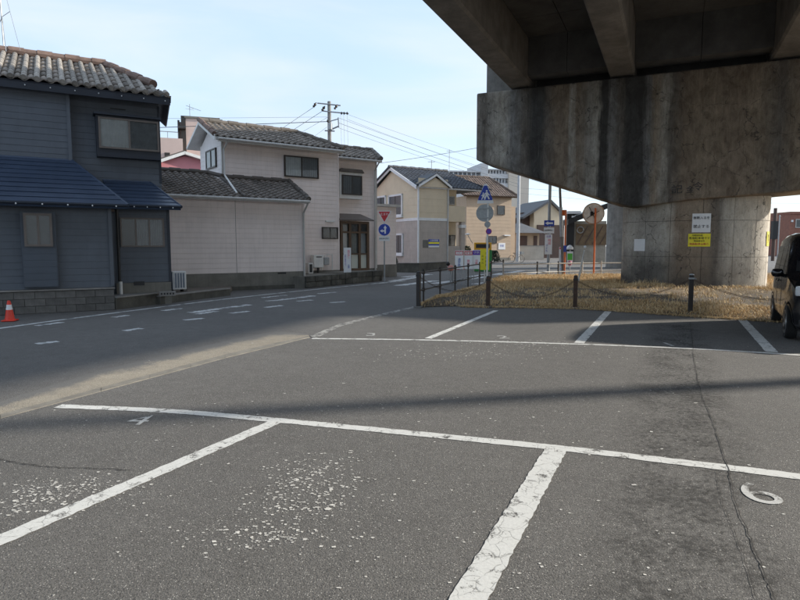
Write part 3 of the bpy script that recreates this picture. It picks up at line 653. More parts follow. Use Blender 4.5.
def litter():                                              # clods and dead leaves at the bare left end
    rnd = random.Random(21); m = MB()
    for _ in range(700):
        u = rnd.uniform(.1, 2.6); v = rnd.random(); p = vpt(u, v); r = rnd.uniform(.012, .04); z = vz(p, u, v)
        k = 5; a = rnd.random() * 6.28; vs = [(p.x + r * rnd.uniform(.6, 1.2) * math.cos(a + 1.2566 * j), p.y + r * rnd.uniform(.6, 1.2) * math.sin(a + 1.2566 * j), z + rnd.uniform(-.005, .01)) for j in range(k)] + [(p.x, p.y, z + r * rnd.uniform(.3, .8))]
        m.add(vs, [(j, (j + 1) % k, k) for j in range(k)])
    o = m.build('soil_clods', mk('clods', (.12, .095, .065), .5, 5, .95, .3)); stuff(o); o['label'] = 'clods and dead leaves on bare soil at the verge tip'; o['category'] = 'soil clods'
litter()

# ---------------------------------------------------------------- pipe fence along the road
M_FENCE = mk('brown fence paint', (.035, .028, .024), .4, 9, .55, .15, streak=.5)
M_RUST = mk('rusted paint', (.075, .042, .028), .6, 9, .8, .3)
fence = thing('pipe_fence', 'dark brown two-rail pipe fence along the road edge', 'fence', (0, 0, 0))
fp = [(423.5, 305.2), (440, 299.8), (455, 295), (468, 290.8), (479.5, 287), (491, 283.6), (503, 280.6)]; fpw = [G(*p) for p in fp]
d0 = (fpw[1] - fpw[0]).normalized()
for p in fpw:
    MB().tube([(p.x, p.y, -.05), (p.x, p.y, .90)], .024, 10).tube([(p.x, p.y, .90), (p.x, p.y, .92)], .028, 10).build('post', M_FENCE, fence)
    for z in (.40, .84): MB().tube([(p.x, p.y, z - .045), (p.x, p.y, z + .045)], .04, 10).build('clamp', M_FENCE, fence)
for a, b in zip(fpw[:-1], fpw[1:]):
    for z in (.40, .84): MB().tube([(a.x, a.y, z), (b.x, b.y, z)], .021, 8).build('rail', M_FENCE, fence)
for z in (.40, .84): a = fpw[0]; e = a - d0 * .45; MB().tube([(a.x, a.y, z), (e.x, e.y, z)], .021, 8).build('rail_end', M_FENCE, fence)

# white guard rail at the far side of the verge
M_RAILW = mk('weathered white rail', (.50, .48, .44), .3, 7, .6, .1, streak=.3)
gw = [(503, 281.2), (537, 279.4), (558, 278.6), (582, 278), (601, 277.7), (624, 277.4), (660, 277)]; gww = [G(*p) for p in gw]
gf = thing('guard_rail', 'pale two-rail guard pipe fence behind the dry grass', 'guard rail')
for i, p in enumerate(gww):
    MB().tube([(p.x, p.y, -.05), (p.x, p.y, .80)], .034, 10).build('post', M_FENCE if i in (1, 2) else M_RAILW, gf)
for a, b in zip(gww[:-1], gww[1:]):
    for z in (.32, .70): MB().tube([(a.x, a.y, z), (b.x, b.y, z)], .027, 8).build('rail', M_RAILW, gf)

# ---------------------------------------------------------------- chain bollards
M_BOLL = mk('bollard paint', (.028, .022, .020), .45, 7, .55, .2, streak=.4)
bl = [((418.5, 307.4), 272.5, 'dark square bollard at the tip of the verge beside the fence', M_BOLL, M_BLACK), ((488, 307.2), 277, 'rusty brown bollard standing in the bare soil below the warning sign', M_RUST, M_BLACK),
      ((575, 308.4), 276.5, 'brown chain bollard in dry grass left of the pier', M_RUST, M_BLACK), ((690, 314.5), 275, 'slim bollard with a pale sunlit side in front of the pier', M_BOLL, M_STEEL)]
tops = []
for (px, top, lab, mt, capm) in bl:
    p = G(*px); h = PY(px[0], top, p.y).z; t = thing('bollard', lab, 'bollard', (p.x, p.y, 0), R(-20), 'bollards along the verge')
    MB().box(-.048, .048, -.048, .048, -.1, h).build('post', mt, t, bevel=.012); MB().box(-.055, .055, -.055, .055, h - .09, h - .055).build('collar', capm, t); MB().lathe([(.05, h), (.045, h + .02), (.015, h + .03)], 12).build('cap', capm, t)
    MB().box(-.1, .1, -.1, .1, -.02, .035).build('foot', M_CONCD, t, bevel=.008); MB().tube([(.05, 0, h - .07), (.085, 0, h - .07), (.085, 0, h - .10)], .01, 6).build('hook', M_STEEL, t); tops.append(Vector((p.x, p.y, h - .08)))
tops.append(G(860, 326) + Vector((0, 0, .8)))
chl = ['chain hanging slack from the tip bollard to the rusty one', 'chain drooping into the grass left of the middle bollard', 'chain drooping between the middle bollard and the pier bollard', 'chain running from the pier bollard behind the black car']
for i, (a, b) in enumerate(zip(tops[:-1], tops[1:])):
    m = MB(); n = int((b - a).length / .055); sag = (.32, .42, .38, .38)[i]
    cp = lambda t: a.lerp(b, t) - Vector((0, 0, 4 * sag * t * (1 - t)))
    for k in range(n):
        p, q = cp(k / n), cp((k + 1.25) / n); d = (q - p); s = (Vector((0, 0, 1)) if k % 2 else Vector((0, 1, 0)).cross(d)).normalized() * .011
        m.tube([p + s, q + s], .0045, 4, cap=False).tube([p - s, q - s], .0045, 4, cap=False)
    tag(m.build('chain', M_RUST), chl[i], 'chain', 'chains between the bollards')

# ---------------------------------------------------------------- signs
def sign_post(parent, h, r=.03, mat=None, name='pole'): return MB().tube([(0, 0, -.1), (0, 0, h)], r, 12).build(name, mat or M_GREYP, parent)
def plate(name, parent, pts, y, mat, th=.012): return MB().prismy(pts, y, y + th).build(name, mat, parent, fix=True)
def circ(r, cx=0, cz=0, n=32): return [(cx + r * math.cos(2 * math.pi * i / n), cz + r * math.sin(2 * math.pi * i / n)) for i in range(n)]
def arrow(name, parent, pts, w, y, mat, head=2.2):        # an arrow of straight strokes ending in a head
    m = MB(); pts = [Vector((p[0], 0, p[1])) for p in pts]
    for i, (a, b) in enumerate(zip(pts[:-1], pts[1:])):
        d = (b - a).normalized(); s = Vector((-d.z, 0, d.x)) * w / 2; e = b if i < len(pts) - 2 else b - d * w * head * .5
        q = [a - s, e - s, e + s, a + s]; m.add([(p.x, y, p.z) for p in q], [(0, 1, 2, 3)])
    d = (pts[-1] - pts[-2]).normalized(); s = Vector((-d.z, 0, d.x)) * w * head * .5; e = pts[-1] - d * w * head * .8
    m.add([((e - s).x, y - .0005, (e - s).z), (pts[-1].x, y - .0005, pts[-1].z), ((e + s).x, y - .0005, (e + s).z)], [(0, 1, 2)])
    return m.build(name, mat, parent, fix=True)
def facing(p): return math.atan2(p.x, p.y) * -1           # turn that makes local -y look at the camera's spot
def H(py, p): return PY(400, py, p.y).z
# stop sign over the direction sign
p = G(384.5, 281.5); t = thing('stop_sign_post', 'red inverted triangle stop sign above blue round arrow sign on one pole', 'traffic sign', (p.x, p.y, 0), facing(p)); s = p.y / FPX
sign_post(t, H(214, p))
zc = H(211, p); w = 14.0 * s; MB().prismy([(-w / 2, zc), (0, zc - w * .88), (w / 2, zc)], -.055, -.043).build('stop_plate', M_SIGNW, t, fix=True); MB().prismy([(-w / 2 + .05, zc - .028), (0, zc - w * .88 + .06), (w / 2 - .05, zc - .028)], -.059, -.056).build('red_field', M_RED, t, fix=True)
text('止まれ', w * .2, M_SIGNW, t, (0, -.063, zc - w * .24), spacing=1.05)
zb = H(229.8, p); r = 6.2 * s; plate('direction_plate', t, circ(r, 0, zb), -.055, M_SIGNW); plate('blue_field', t, circ(r * .93, 0, zb), -.060, M_BLUE, .004)
arrow('arrow', t, [(r * .12, zb - r * .62), (r * .12, zb + r * .7)], r * .26, -.0625, M_SIGNW); arrow('arrow', t, [(r * .12, zb - r * .18), (-r * .72, zb - r * .18)], r * .24, -.063, M_SIGNW)
z0, z1 = H(241, p), H(236.3, p); plate('plate_frame', t, [(-5.3 * s, z0), (5.3 * s, z0), (5.3 * s, z1), (-5.3 * s, z1)], -.055, M_SIGNW); text('自転車を除く', 1.75 * s, M_INK, t, (0, -.060, (z0 + z1) / 2))
MB().box(-.035, .035, -.043, .035, zc - w * .35, zc - w * .30).box(-.035, .035, -.043, .035, zb - .03, zb + .03).build('bracket', M_STEEL, t)
# white banner board in front of the beige entrance
p = G(347.5, 283.6); t = thing('notice_board_post', 'tall narrow white notice board on a white post before the glazed entrance', 'sign', (p.x, p.y, 0), facing(p)); s = p.y / FPX
sign_post(t, H(250, p), .04, M_WPLAST); z0, z1 = H(273, p), H(247.7, p); MB().box(-3.7 * s, 3.7 * s, -.06, -.045, z0, z1).build('board', M_SIGNW, t, bevel=.006)
hh = z1 - z0; text('飛\nび\n出\nし', 2.5 * s, M_PINK, t, (1.3 * s, -.064, z1 - hh * .26), line=.8); text('注\n意', 2.2 * s, M_BLUE, t, (1.3 * s, -.064, z0 + hh * .26), line=.85); text('子\n供\nに\n気\nを\nつ\nけ\nて', 1.7 * s, M_PURP, t, (-1.9 * s, -.064, z0 + hh * .5), line=.85)
# crossing warning sign
p = G(486.8, 288); t = thing('crossing_sign_post', 'white pole with blue triangular children-crossing sign and back of a round sign', 'traffic sign', (p.x, p.y, 0), facing(p)); s = p.y / FPX
sign_post(t, H(186, p), .035, M_WPLAST)
z0, z1 = H(203.5, p), H(184, p); a = 7.9 * s; X = -2.6 * s
def tri(k, zb, zt2): return [(X - a + k, zb), (X + a - k, zb), (X + a - k, zb + .06), (X + .05, zt2), (X - .05, zt2), (X - a + k, zb + .06)]
plate('crossing_plate', t, tri(0, z0, z1), -.06, M_SIGNW); plate('blue_field', t, tri(.035, z0 + .11, z1 - .06), -.066, M_BLUE, .005)
def figure(cx, cz, k, name='figure'):
    m = MB(); y = -.0685; q = lambda pts: m.add([(cx + px * k, y, cz + pz * k) for px, pz in pts], [tuple(range(len(pts)))])
    q(circ(.09, 0, .62, 12)); q([(-.10, .5), (-.12, .12), (.14, .12), (.12, .5)]); q([(-.12, .16), (-.26, -.22), (-.15, -.24), (0, .12)]); q([(0, .14), (.20, -.2), (.30, -.15), (.15, .16)]); q([(.10, .48), (.30, .22), (.24, .17), (.06, .36)]); q([(-.08, .48), (-.28, .30), (-.24, .22), (-.08, .34)])
    return m.build(name, M_SIGNW, t, fix=True)
figure(X - a * .26, z0 + .19, .27); figure(X + a * .16, z0 + .21, .36)
zb = H(213, p); X2 = -2.9 * s; m = MB(); m.prismy(circ(8.6 * s, X2, zb), -.02, -.008).build('round_sign_back', M_STEEL, t, fix=True)
for dz in (-.17, .17): MB().box(X2 - 6.4 * s, X2 + 6.4 * s, -.045, -.021, zb + dz - .02, zb + dz + .02).build('rib', M_STEEL, t)
zb = H(231.5, p); plate('no_parking_back', t, circ(3.0 * s, -.2 * s, H(224.5, p)), -.05, M_STEEL); q = plate('no_parking_plate', t, circ(2.9 * s, 1.2 * s, zb), -.065, M_RED); plate('purple_field', t, circ(2.35 * s, 1.2 * s, zb), -.070, M_PURP, .004)
# yellow board on the same verge
p2 = G(484.3, 287.2); t = thing('yellow_board', 'bright yellow warning board with two columns of black characters on the fence', 'sign', (p2.x, p2.y, 0), facing(p2)); s = p2.y / FPX
z0, z1 = H(269.8, p2), H(249.2, p2); MB().box(-4.4 * s, 4.4 * s, -.14, -.125, z0, z1).build('board', M_YEL, t, bevel=.005); MB().tube([(0, -.118, -.05), (0, -.118, z1)], .02, 8).build('stake', M_WPLAST, t)
text('学\n童\n横\n断', 3.0 * s, M_INK, t, (2 * s, -.143, (z0 + z1) / 2), line=1.25); text('止\nま\nれ', 2.3 * s, M_INK, t, (-2 * s, -.143, (z0 + z1) / 2), line=1.5)
# three slim boards
M_SIGNB = mk('bright white board', (.86, .87, .88), .04, 4, .4, 0)
for i, (px, top, hm, wds, lab, im) in enumerate(((459, 250.5, M_RED, '通\n学\n路', 'slim white board with a red heading, leftmost of three by the fence', M_BLUE), (468.2, 250.5, M_RED, '徐\n行', 'slim white board with red heading and pink characters, middle of three', M_PINK), (476.2, 250, M_PURP, '注\n意', 'slim white board with a purple heading beside the yellow board', M_PINK))):
    p = G(px, 285.0); t = thing('slim_board', lab, 'sign', (p.x, p.y, 0), facing(p) + R(-6), 'slim boards at the crossing'); s = p.y / FPX; z0, z1 = H(269, p), H(top, p)
    bd = MB().box(-4.1 * s, 4.1 * s, -.02, 0, z0, z1).build('board', M_SIGNB, t, bevel=.006)
    if i == 2: MB().box(-3.9 * s, 3.9 * s, -.024, -.021, z1 - 5 * s, z1 - .4 * s).build('heading', hm, t)
    else: MB().frame(-3.9 * s, 3.9 * s, z1 - 4.6 * s, z1 - .4 * s, .7 * s, -.024, -.021).build('heading', hm, t)
    text('○○' if i < 1 else ('安全' if i == 1 else '子供'), 2.8 * s, M_SIGNW if i == 2 else M_RED, t, (0, -.0275, z1 - 2.6 * s)); text(wds, 3.0 * s, im, t, (0, -.024, z0 + 6.5 * s), line=.95)
    for x in (-2.6, 2.6): MB().tube([(x * s, .03, -.05), (x * s, .03, z1 - .05)], .013, 8).build('leg', M_STEEL, t)
# low red and white barrier and its shaped end
p = G(466, 283.2); t = thing('barrier_bar', 'low red and white barrier bar behind the fence below the boards', 'barrier', (p.x, p.y, 0), R(48)); s = p.y / FPX
for i in range(8): MB().tube([(-1.0 + i * .26, 0, H(268, p)), (-1.0 + (i + 1) * .26, 0, H(268, p) + .0)], .05, 10).build('bar_section', M_RED if i % 2 else M_SIGNW, t)
for x in (-.9, .95): MB().tube([(x, 0, -.05), (x, 0, H(268, p))], .03, 8).build('leg', M_STEEL, t)
# round pink-white marker at the end of the barrier
p = G(450.5, 284.6); t = thing('barrier_end', 'pink and white round barrier end with black top left of the boards', 'barrier', (p.x, p.y, 0), facing(p)); z = H(268, p); s = p.y / FPX
MB().lathe([(.02, -.13), (.10, -.09), (.125, 0), (.10, .09), (.02, .13)], 16, Matrix.Translation((0, 0, z)) @ Matrix.Rotation(R(90), 4, 'X')).build('head', mk('pink plastic', (.62, .27, .22), .2, 6, .5, 0), t, smooth=True)
MB().lathe([(.02, -.12), (.10, -.06), (.12, .02), (.03, .12)], 12, Matrix.Translation((-.10, 0, z + .16)) @ Matrix.Scale(.7, 4)).build('top', M_BLACK, t, smooth=True); MB().tube([(0, .05, -.05), (0, .05, z)], .03, 8).build('leg', M_STEEL, t)
# yellow-framed cabinet beyond the fence
p = G(482.5, 271.5); t = thing('roadside_cabinet', 'yellow framed cabinet with dark screen and green sides behind the boards', 'cabinet', (p.x, p.y, 0), facing(p)); s = p.y / FPX; zt2, zm = H(242.5, p), H(250, p)
MB().box(-8.6 * s, 8.6 * s, 0, .5, zm, zt2).build('hood', mk('orange yellow paint', (.72, .36, .02), .15, 4, .5, .05), t, bevel=.02); MB().box(-6.8 * s, 6.8 * s, -.012, -.001, zm + .12, zt2 - 1.5 * s).build('screen', M_BLACK, t); MB().box(-9.2 * s, 9.2 * s, .04, .46, 0, zm - .004).build('body', mk('green paint', (.03, .22, .05), .2, 4, .5, .05), t, bevel=.02)
MB().lathe([(.03, 0), (.16, .02), (.16, .06), (.02, .10)], 12, Matrix.Translation((-.9, .2, zt2 + .45))).build('lamp', M_SIGNW, t); MB().tube([(-.6, .2, zt2 - .05), (-.9, .2, zt2 + .45)], .02, 6).build('lamp_arm', M_STEEL, t)
# curved mirror, seen from behind, on its orange post
p = G(593.5, 278.6); t = thing('traffic_mirror', 'round traffic mirror seen from behind on an orange post', 'mirror', (p.x, p.y, 0), facing(p) + R(8)); s = p.y / FPX; zc = H(213.5, p); X = -1.6 * s
MB().tube([(0, 0, -.1), (0, 0, H(208, p))], .042, 12).build('pole', M_ORANGE, t)
MB().lathe([(9.9 * s, 0), (9.9 * s, .02), (7 * s, .07), (.02, .12)], 36, Matrix.Translation((X, .08, zc)) @ Matrix.Rotation(R(-90), 4, 'X')).build('mirror_back', mk('ivory plastic', (.86, .86, .85), .3, 5, .6, .1, streak=.3), t, smooth=False)
MB().tube([(X + 10.1 * s * math.cos(2 * math.pi * i / 36), .075, zc + 10.1 * s * math.sin(2 * math.pi * i / 36)) for i in range(37)], .02, 8).build('rim', mk('orange rim', (.45, .30, .20), .3, 5, .6, 0), t)
MB().tube([(0, .02, zc + .05), (X - .12, .06, zc - .06)], .022, 8).box(X - .14, X - .02, .04, .075, zc - .09, zc + .09).tube([(X - .2, .05, zc + .3), (X + .1, .05, zc - .3)], .014, 6).tube([(X - .3, .05, zc - .22), (X + .25, .05, zc + .12)], .014, 6).build('bracket', M_BLACK, t)
# second orange post with white banner
p = G(564.2, 277.8); t = thing('orange_post', 'orange post with a small blue sticker beside the leaning dark pole', 'post', (p.x, p.y, 0), facing(p)); s = p.y / FPX
MB().tube([(0, 0, -.1), (0, 0, H(210, p))], .040, 12).build('pole', M_ORANGE, t); MB().box(-.07, .07, -.075, -.055, H(252, p), H(245.5, p)).build('sticker', M_BLUE, t)
p = G(561.2, 276.8); t = thing('banner_sheet', 'white vertical banner strapped to the foot of the dark pole', 'banner', (p.x, p.y, 0), facing(p)); s = p.y / FPX; z0, z1 = H(275, p), H(246.8, p)
m = MB(); 
for i in range(8):
    za = z0 + (z1 - z0) * i / 8; zb2 = z0 + (z1 - z0) * (i + 1) / 8; ya = -.09 - .012 * math.sin(i * 1.3); yb = -.09 - .012 * math.sin((i + 1) * 1.3); m.add([(-2.7 * s, ya, za), (2.7 * s, ya, za), (2.7 * s, yb, zb2), (-2.7 * s, yb, zb2)], [(0, 1, 2, 3)])
m.build('cloth', M_SIGNW, t); MB().box(-2.2 * s, 2.2 * s, -.112, -.108, z1 - 2.4 * s, z1 - .6 * s).build('heading', M_PINK, t); text('交\n通\n安\n全', 3.4 * s, mk('light blue print', (.30, .42, .68), .1, 4, .5, 0), t, (0, -.11, (z0 + z1) / 2 - .1), line=1.2); MB().tube([(2.3 * s, -.06, -.05), (2.3 * s, -.06, z1)], .015, 6).build('stake', M_STEEL, t)
# one-way sign on the grey street pole
p = G(548, 276.3); t = thing('one_way_sign_post', 'grey pole with blue one-way arrow sign and white notice board', 'traffic sign', (p.x, p.y, 0), facing(p)); s = p.y / FPX
MB().tube([(0, 0, -.1), (0, 0, H(120, p))], .075, 14).build('pole', M_GREYP, t)
z0, z1 = H(226.2, p), H(220.4, p); plate('arrow_plate', t, [(-4.9 * s, z0), (4.9 * s, z0), (4.9 * s, z1), (-4.9 * s, z1)], -.11, M_BLUE); zc = (z0 + z1) / 2; arrow('arrow', t, [(3.6 * s, zc), (-4 * s, zc)], 1.7 * s, -.1125, M_SIGNW)
z0, z1 = H(233.4, p), H(227.6, p); plate('plate_frame', t, [(-4.9 * s, z0), (4.9 * s, z0), (4.9 * s, z1), (-4.9 * s, z1)], -.11, M_SIGNW); text('自転車を除く', 1.5 * s, M_INK, t, (0, -.115, (z0 + z1) / 2))
z0, z1 = H(254.3, p), H(234.4, p); MB().box(-3.8 * s, 3.2 * s, -.125, -.11, z0, z1).build('notice_board', M_SIGNW, t); text('注意', 2.4 * s, M_PURP, t, (-.2 * s, -.128, z1 - 2.2 * s)); text('飛\n出', 3.2 * s, M_PINK, t, (.6 * s, -.128, z1 - 7.5 * s), line=.9); text('子\nど\nも', 2.4 * s, M_BLUE, t, (-1.8 * s, -.128, z0 + 6 * s), line=1.1)
for z in (H(223, p), H(230, p), H(240, p)): MB().box(-.09, .09, -.11, .09, z - .02, z + .02).build('band', M_STEEL, t)
# leaning dark pole, white marker light on a stick, green board
p = G(563.4, 277.2); q = PY(559.6, 180, p.y); t = thing('leaning_pole', 'thin dark pole leaning left with an orange band near the top', 'pole', (p.x, p.y, 0)); d = q - p
MB().tube([(0, 0, -.05), tuple(d)], .075, 10, .055).build('shaft', M_CONCD, t); MB().tube([tuple(d * .42), tuple(d * .72)], .085, 10).build('sleeve', M_STEEL, t); a = d * .66; MB().box(-.16, .02, -.08, .08, a.z - .1, a.z + .16).build('orange_lamp', M_ORANGE, t)
p = G(576.5, 289); q = PY(585, 247, p.y + .3); t = thing('marker_stick', 'pale leaning stick with a white tip rising from the grass', 'stick', (p.x, p.y, 0)); d = q - p
MB().tube([(0, 0, -.05), tuple(d * .93)], .032, 8, .028).build('shaft', M_RAILW, t); MB().lathe([(.03, -.05), (.055, 0), (.03, .05)], 10, Matrix.Translation(d)).build('tip', M_SIGNW, t, smooth=True)
p = G(569.5, 273.4); t = thing('green_sign', 'small green board with white border under a white hood near the orange post', 'sign', (p.x, p.y, 0), facing(p)); s = p.y / FPX
MB().box(-3 * s, 3 * s, -.02, .0, H(262.5, p), H(251.5, p)).build('board', M_SIGNW, t); MB().box(-2.4 * s, 2.4 * s, -.026, -.021, H(260, p), H(253.5, p)).build('green_field', mk('green print', (.10, .48, .06), .1, 4, .5, 0), t); MB().tube([(0, .04, -.05), (0, .04, H(250, p))], .03, 8).build('leg', M_STEEL, t)
MB().lathe([(3.6 * s, 0), (3.3 * s, .10), (2.2 * s, .20), (.3 * s, .25)], 16, Matrix.Translation((-.3 * s, 0.1, H(249.5, p)))).build('hood', M_SIGNW, t, smooth=True)
MB().lathe([(1.2 * s, 0), (2.2 * s, .10), (1.6 * s, .22), (.2 * s, .3)], 10, Matrix.Translation((0, -.1, H(265.5, p)))).build('flower_pot', mk('pink pot', (.55, .22, .26), .3, 8, .7, 0), t)
# street lamp pole standing outside the frame: its long shadow crosses the car park
SA = Vector((math.sin(SUN_AZ), math.cos(SUN_AZ), 0)); p0 = G(400, 403.5); p = p0 + SA * 16.6
t = thing('utility_pole', 'concrete utility pole beyond the right edge, casting the long shadow across the tarmac', 'utility pole', (p.x, p.y, 0)); MB().tube([(0, 0, -.2), (0, 0, 11.6)], .21, 16, .16).build('shaft', M_CONC, t)
# ---------------------------------------------------------------- dark blue house on the left
M_NAVY = mk('navy siding', (.105, .122, .148), .18, 1.5, .6, .08, 70, streak=.25)
M_NAVYD = mk('dark navy trim', (.020, .027, .042), .2, 3, .5, .05)
M_NROOF = mk('blue metal roof', (.036, .056, .098), .15, 1.2, .42, .05, tint=False, metal=.15)
M_TILEG = mk('grey brown roof tile', (.25, .225, .20), .4, 3, .8, .3, 50, tint=True)
M_RIDGE = mk('reddish ridge tile', (.20, .135, .11), .5, 4, .85, .3)
M_FOUND = mk('foundation render', (.20, .19, .165), .3, 2, .9, .4, streak=.4)
M_TAUPE = mk('taupe sash', (.16, .135, .12), .15, 6, .5, 0)
FN = Frame(G(115, 309.5), 30)
nh = thing('dark_blue_house', 'dark blue two-storey house with blue metal lean-to roofs and grey tiles', 'house', FN.O, FN.th)
YU, YR = 1.7, 2.0
zl = FN.pl(100, 204, -.4)[1]; x70 = FN.pl(70, 130, YU)[0]; x160 = FN.pl(159.5, 130, YR)[0]
ze = FN.pl(60, 88.5, YU - .5)[1]; zw = .53
wall = MB(); wall.box(-9.5, -.002, .13, 5.5, .0, zl + .25); wall.box(-9.5, x70, YU + .01, 7.5, 2.4, ze + .1).build('wall', M_NAVY, nh)
YW = 1.0; xr0, xr1 = FN.pl(117, 250, YW)[0], FN.pl(170, 250, YW)[0]
wr = MB()
# right-hand wing, its side running back along the skewed plot
q0 = FN.l(G(170, 300) * 1); sk = (FN.l(CO) - Vector((xr1, YW, 0))); sk.z = 0; sk = -sk.normalized()
wr.prism([(xr0 - .3, YW + .01), (xr1, YW + .01), (xr1 + sk.x * 3.5, YW + sk.y * 3.5), (xr0 - .3, 2.6)], .0, 2.35)
sk2 = -(FN.l(CO) - Vector((x160, YR, 0))); sk2.z = 0; sk2.normalize()
wr.prism([(x70, YR + .01), (x160, YR + .01), (x160 + sk2.x * 4, YR + sk2.y * 4), (x70, YR + 4.5)], 2.6, ze + .25); wr.build('side_wall', M_NAVY, nh)
siding('siding', nh, M_NAVY, -9.5, 0, zw, zl + .2, .12, .155); siding('siding', nh, M_NAVY, -9.5, x70, 3.0, ze + .05, YU, .155)
siding('siding', nh, M_NAVY, x70, x160, 2.8, ze + .1, YR, .155)
zf = FN.pl(140, 282.5, YW)[1]; siding('siding', nh, M_NAVY, xr0 - .02, xr1, zf, 2.6, YW, .155)
MB().box(xr0 - .05, xr1 - .005, YW - .06, YW + .02, -.05, zf - .003).build('foundation', M_FOUND, nh); a = FN.pl(134, 281.6, YW - .06); bq = FN.pl(144.5, 285.2, YW - .06); MB().box(a[0], bq[0], YW - .075, YW - .0615, bq[1], a[1]).build('foundation_vent', M_BLACK, nh)
for x, y in ((0, .1), (x70, YU - .02)): MB().box(x - .06, x + .02, y - .02, y + .06, .56 if y < 1 else 3.2, zl + .1 if y < 1 else ze).build('corner_trim', M_NAVY, nh)
MB().box(xr1 - .05, xr1 + .012, YW - .03, YW + .06, zf, 2.6).build('corner_trim', M_NAVYD, nh); MB().box(x160 - .05, x160 + .012, YR - .02, YR + .06, 3.2, ze).build('corner_trim', M_NAVYD, nh)
# lean-to metal roofs with stepped courses
def lean(parent, e0, e1, t0, t1):
    r = slab('roof', parent, M_NROOF, (e0, e1, t1, t0), .09); o = tiles('roof_sheet', r, M_NROOF, Vector(e0) + Vector((0, 0, .02)), Vector(e1) + Vector((0, 0, .02)), Vector(t0) + Vector((0, 0, .02)), Vector(t1) + Vector((0, 0, .02)), 1.2, .24, 0, .02, 2, True)
    MB().tube([e0, e1], .035, 8).build('drip_edge', M_NAVYD, r); MB().tube([e1, t1], .045, 8).tube([t0, t1], .045, 8).build('flashing', M_NROOF, r); return r
ex, ez = FN.pl(128, 205.5, -.42); tx, tz = FN.pl(72, 161, YU); rf = lean(nh, (-9.8, -.42, ez), (ex, -.42, ez), (-9.8, YU, tz), (tx, YU, tz))
slab('roof_end', nh, M_NROOF, ((ex, -.42, ez), (ex - .05, YU, ez + .02), (tx, YU, tz), (tx + .01, YU - .01, tz)), .02)
for i in range(14):
    x = ex - .25 - i * .48; MB().lathe([(.006, -.018), (.018, 0), (.006, .018)], 8, Matrix.Translation((x, -.47, ez - .03))).build('gutter_bracket', M_SIGNW, rf)
e2x, e2z = FN.pl(181, 207, YW - .5); a0 = FN.pl(103, 183, YR)[0]; a1, tz2 = FN.pl(150, 183, YR); rf2 = lean(nh, (xr0 - .1, YW - .5, e2z), (e2x, YW - .5, e2z), (a0, YR, tz2), (a1, YR, tz2))
for i in range(5): x = e2x - .2 - i * .3; MB().lathe([(.006, -.016), (.016, 0), (.006, .016)], 8, Matrix.Translation((x, YW - .54, e2z - .03))).build('gutter_bracket', M_SIGNW, rf2)
slab('roof_end', nh, M_NROOF, ((e2x, YW - .5, e2z), (e2x - .1, YR, e2z + .02), (a1, YR, tz2), (a1 + .01, YR - .01, tz2)), .02)
# tiled top roof, its columns standing clear of each other
re = FN.pl(171, 97, YR - .55); rr = FN.pl(105, 68.5, 4.6); zr = rr[1]; yr = 4.6; ye = YR - .55; zev = re[1] - .02
roof = slab('tile_roof', nh, M_NAVYD, ((-9.9, ye, zev), (re[0], ye, zev), (rr[0], yr, zr), (-9.9, yr, zr)), .14)
tiles('tile_courses', roof, M_TILEG, (-9.9, ye, zev + .02), (re[0], ye, zev + .02), (-9.9, yr, zr + .02), (rr[0], yr, zr + .02), .27, .60, .05, .03, 6)
u = Vector((1, 0, 0)); vdir = Vector((0, yr - ye, zr - zev)); Ls = vdir.length; vd = vdir.normalized(); nn = u.cross(vd); hipx = lambda s: re[0] + (rr[0] - re[0]) * s
cov = {}
k = 0; x = -5.6
while x < re[0] - .05:
    s = 1.0 if x < rr[0] else (re[0] - x) / (re[0] - rr[0]); n = max(1, round(s * Ls / .3))
    if n not in cov:
        m = MB()
        for i in range(n): m.tube([vd * (i * .3 - .02), vd * (i * .3 + .30)], .068, 10, .062)
        o = m.build('cover_tile_column', mk('cover tile', (.29, .265, .235), .45, 4, .85, .35, 60, objrand=.25), roof); cov[n] = o
    else: o = cov[n].copy(); COL.objects.link(o)
    o.location = Vector((x, ye, zev + .02)) + nn * .055; x += .265
ridge(roof, M_RIDGE, [(-9.9, yr, zr + .08), (rr[0], yr, zr + .08)], .12); ridge(roof, M_RIDGE, [(rr[0], yr, zr + .08), (re[0] + (rr[0] - re[0]) * .25, ye + (yr - ye) * .25, zev + (zr - zev) * .25 + .1)], .11)
slab('roof_end', nh, M_NAVYD, ((re[0], ye, zev), (re[0] + sk2.x * 3.5, YR + 3.5, zev + .02), (rr[0], yr, zr), (rr[0] - .01, yr - .01, zr)), .05)
MB().box(-9.9, re[0] - .02, ye + .015, ye + .05, zev - .19, zev - .02).build('fascia', M_NAVYD, nh)
for i in range(12): MB().lathe([(.006, -.016), (.016, 0), (.006, .016)], 8, Matrix.Translation((re[0] - .15 - i * .52, ye - .005, zev - .1))).build('rafter_nail', M_SIGNW, roof)
# upper projecting window
a = FN.pl(95.5, 115, YR - .32); b2 = FN.pl(159.5, 122, YR - .32); c = FN.pl(128, 158, YR - .32); z1 = FN.pl(128, 117.5, YR - .32)[1]; z0 = c[1]
bay = MB().box(a[0], b2[0], YR - .31, YR - .005, z0, z1).build('window_box', M_NAVYD, nh); zm = FN.pl(128, 150, YR - .32)[1]
window(nh, a[0] + .05, b2[0] - .03, zm, z1 - .05, YR - .312, M_TAUPE, 2, .045, .06, curtain=[M_CURT, None], back=mk('room clutter', (.10, .11, .11), .8, 7, .9, 0))
MB().box(a[0] - .05, b2[0] + .03, YR - .42, YR - .006, z1 + .002, z1 + .06).build('window_hood', M_NAVYD, nh); a = FN.pl(110, 108.5, YR); b2 = FN.pl(125.5, 110.5, YR); MB().box(a[0], b2[0], YR - .05, YR - .015, b2[1], a[1] + .01).build('wall_vent', M_BLACK, nh)
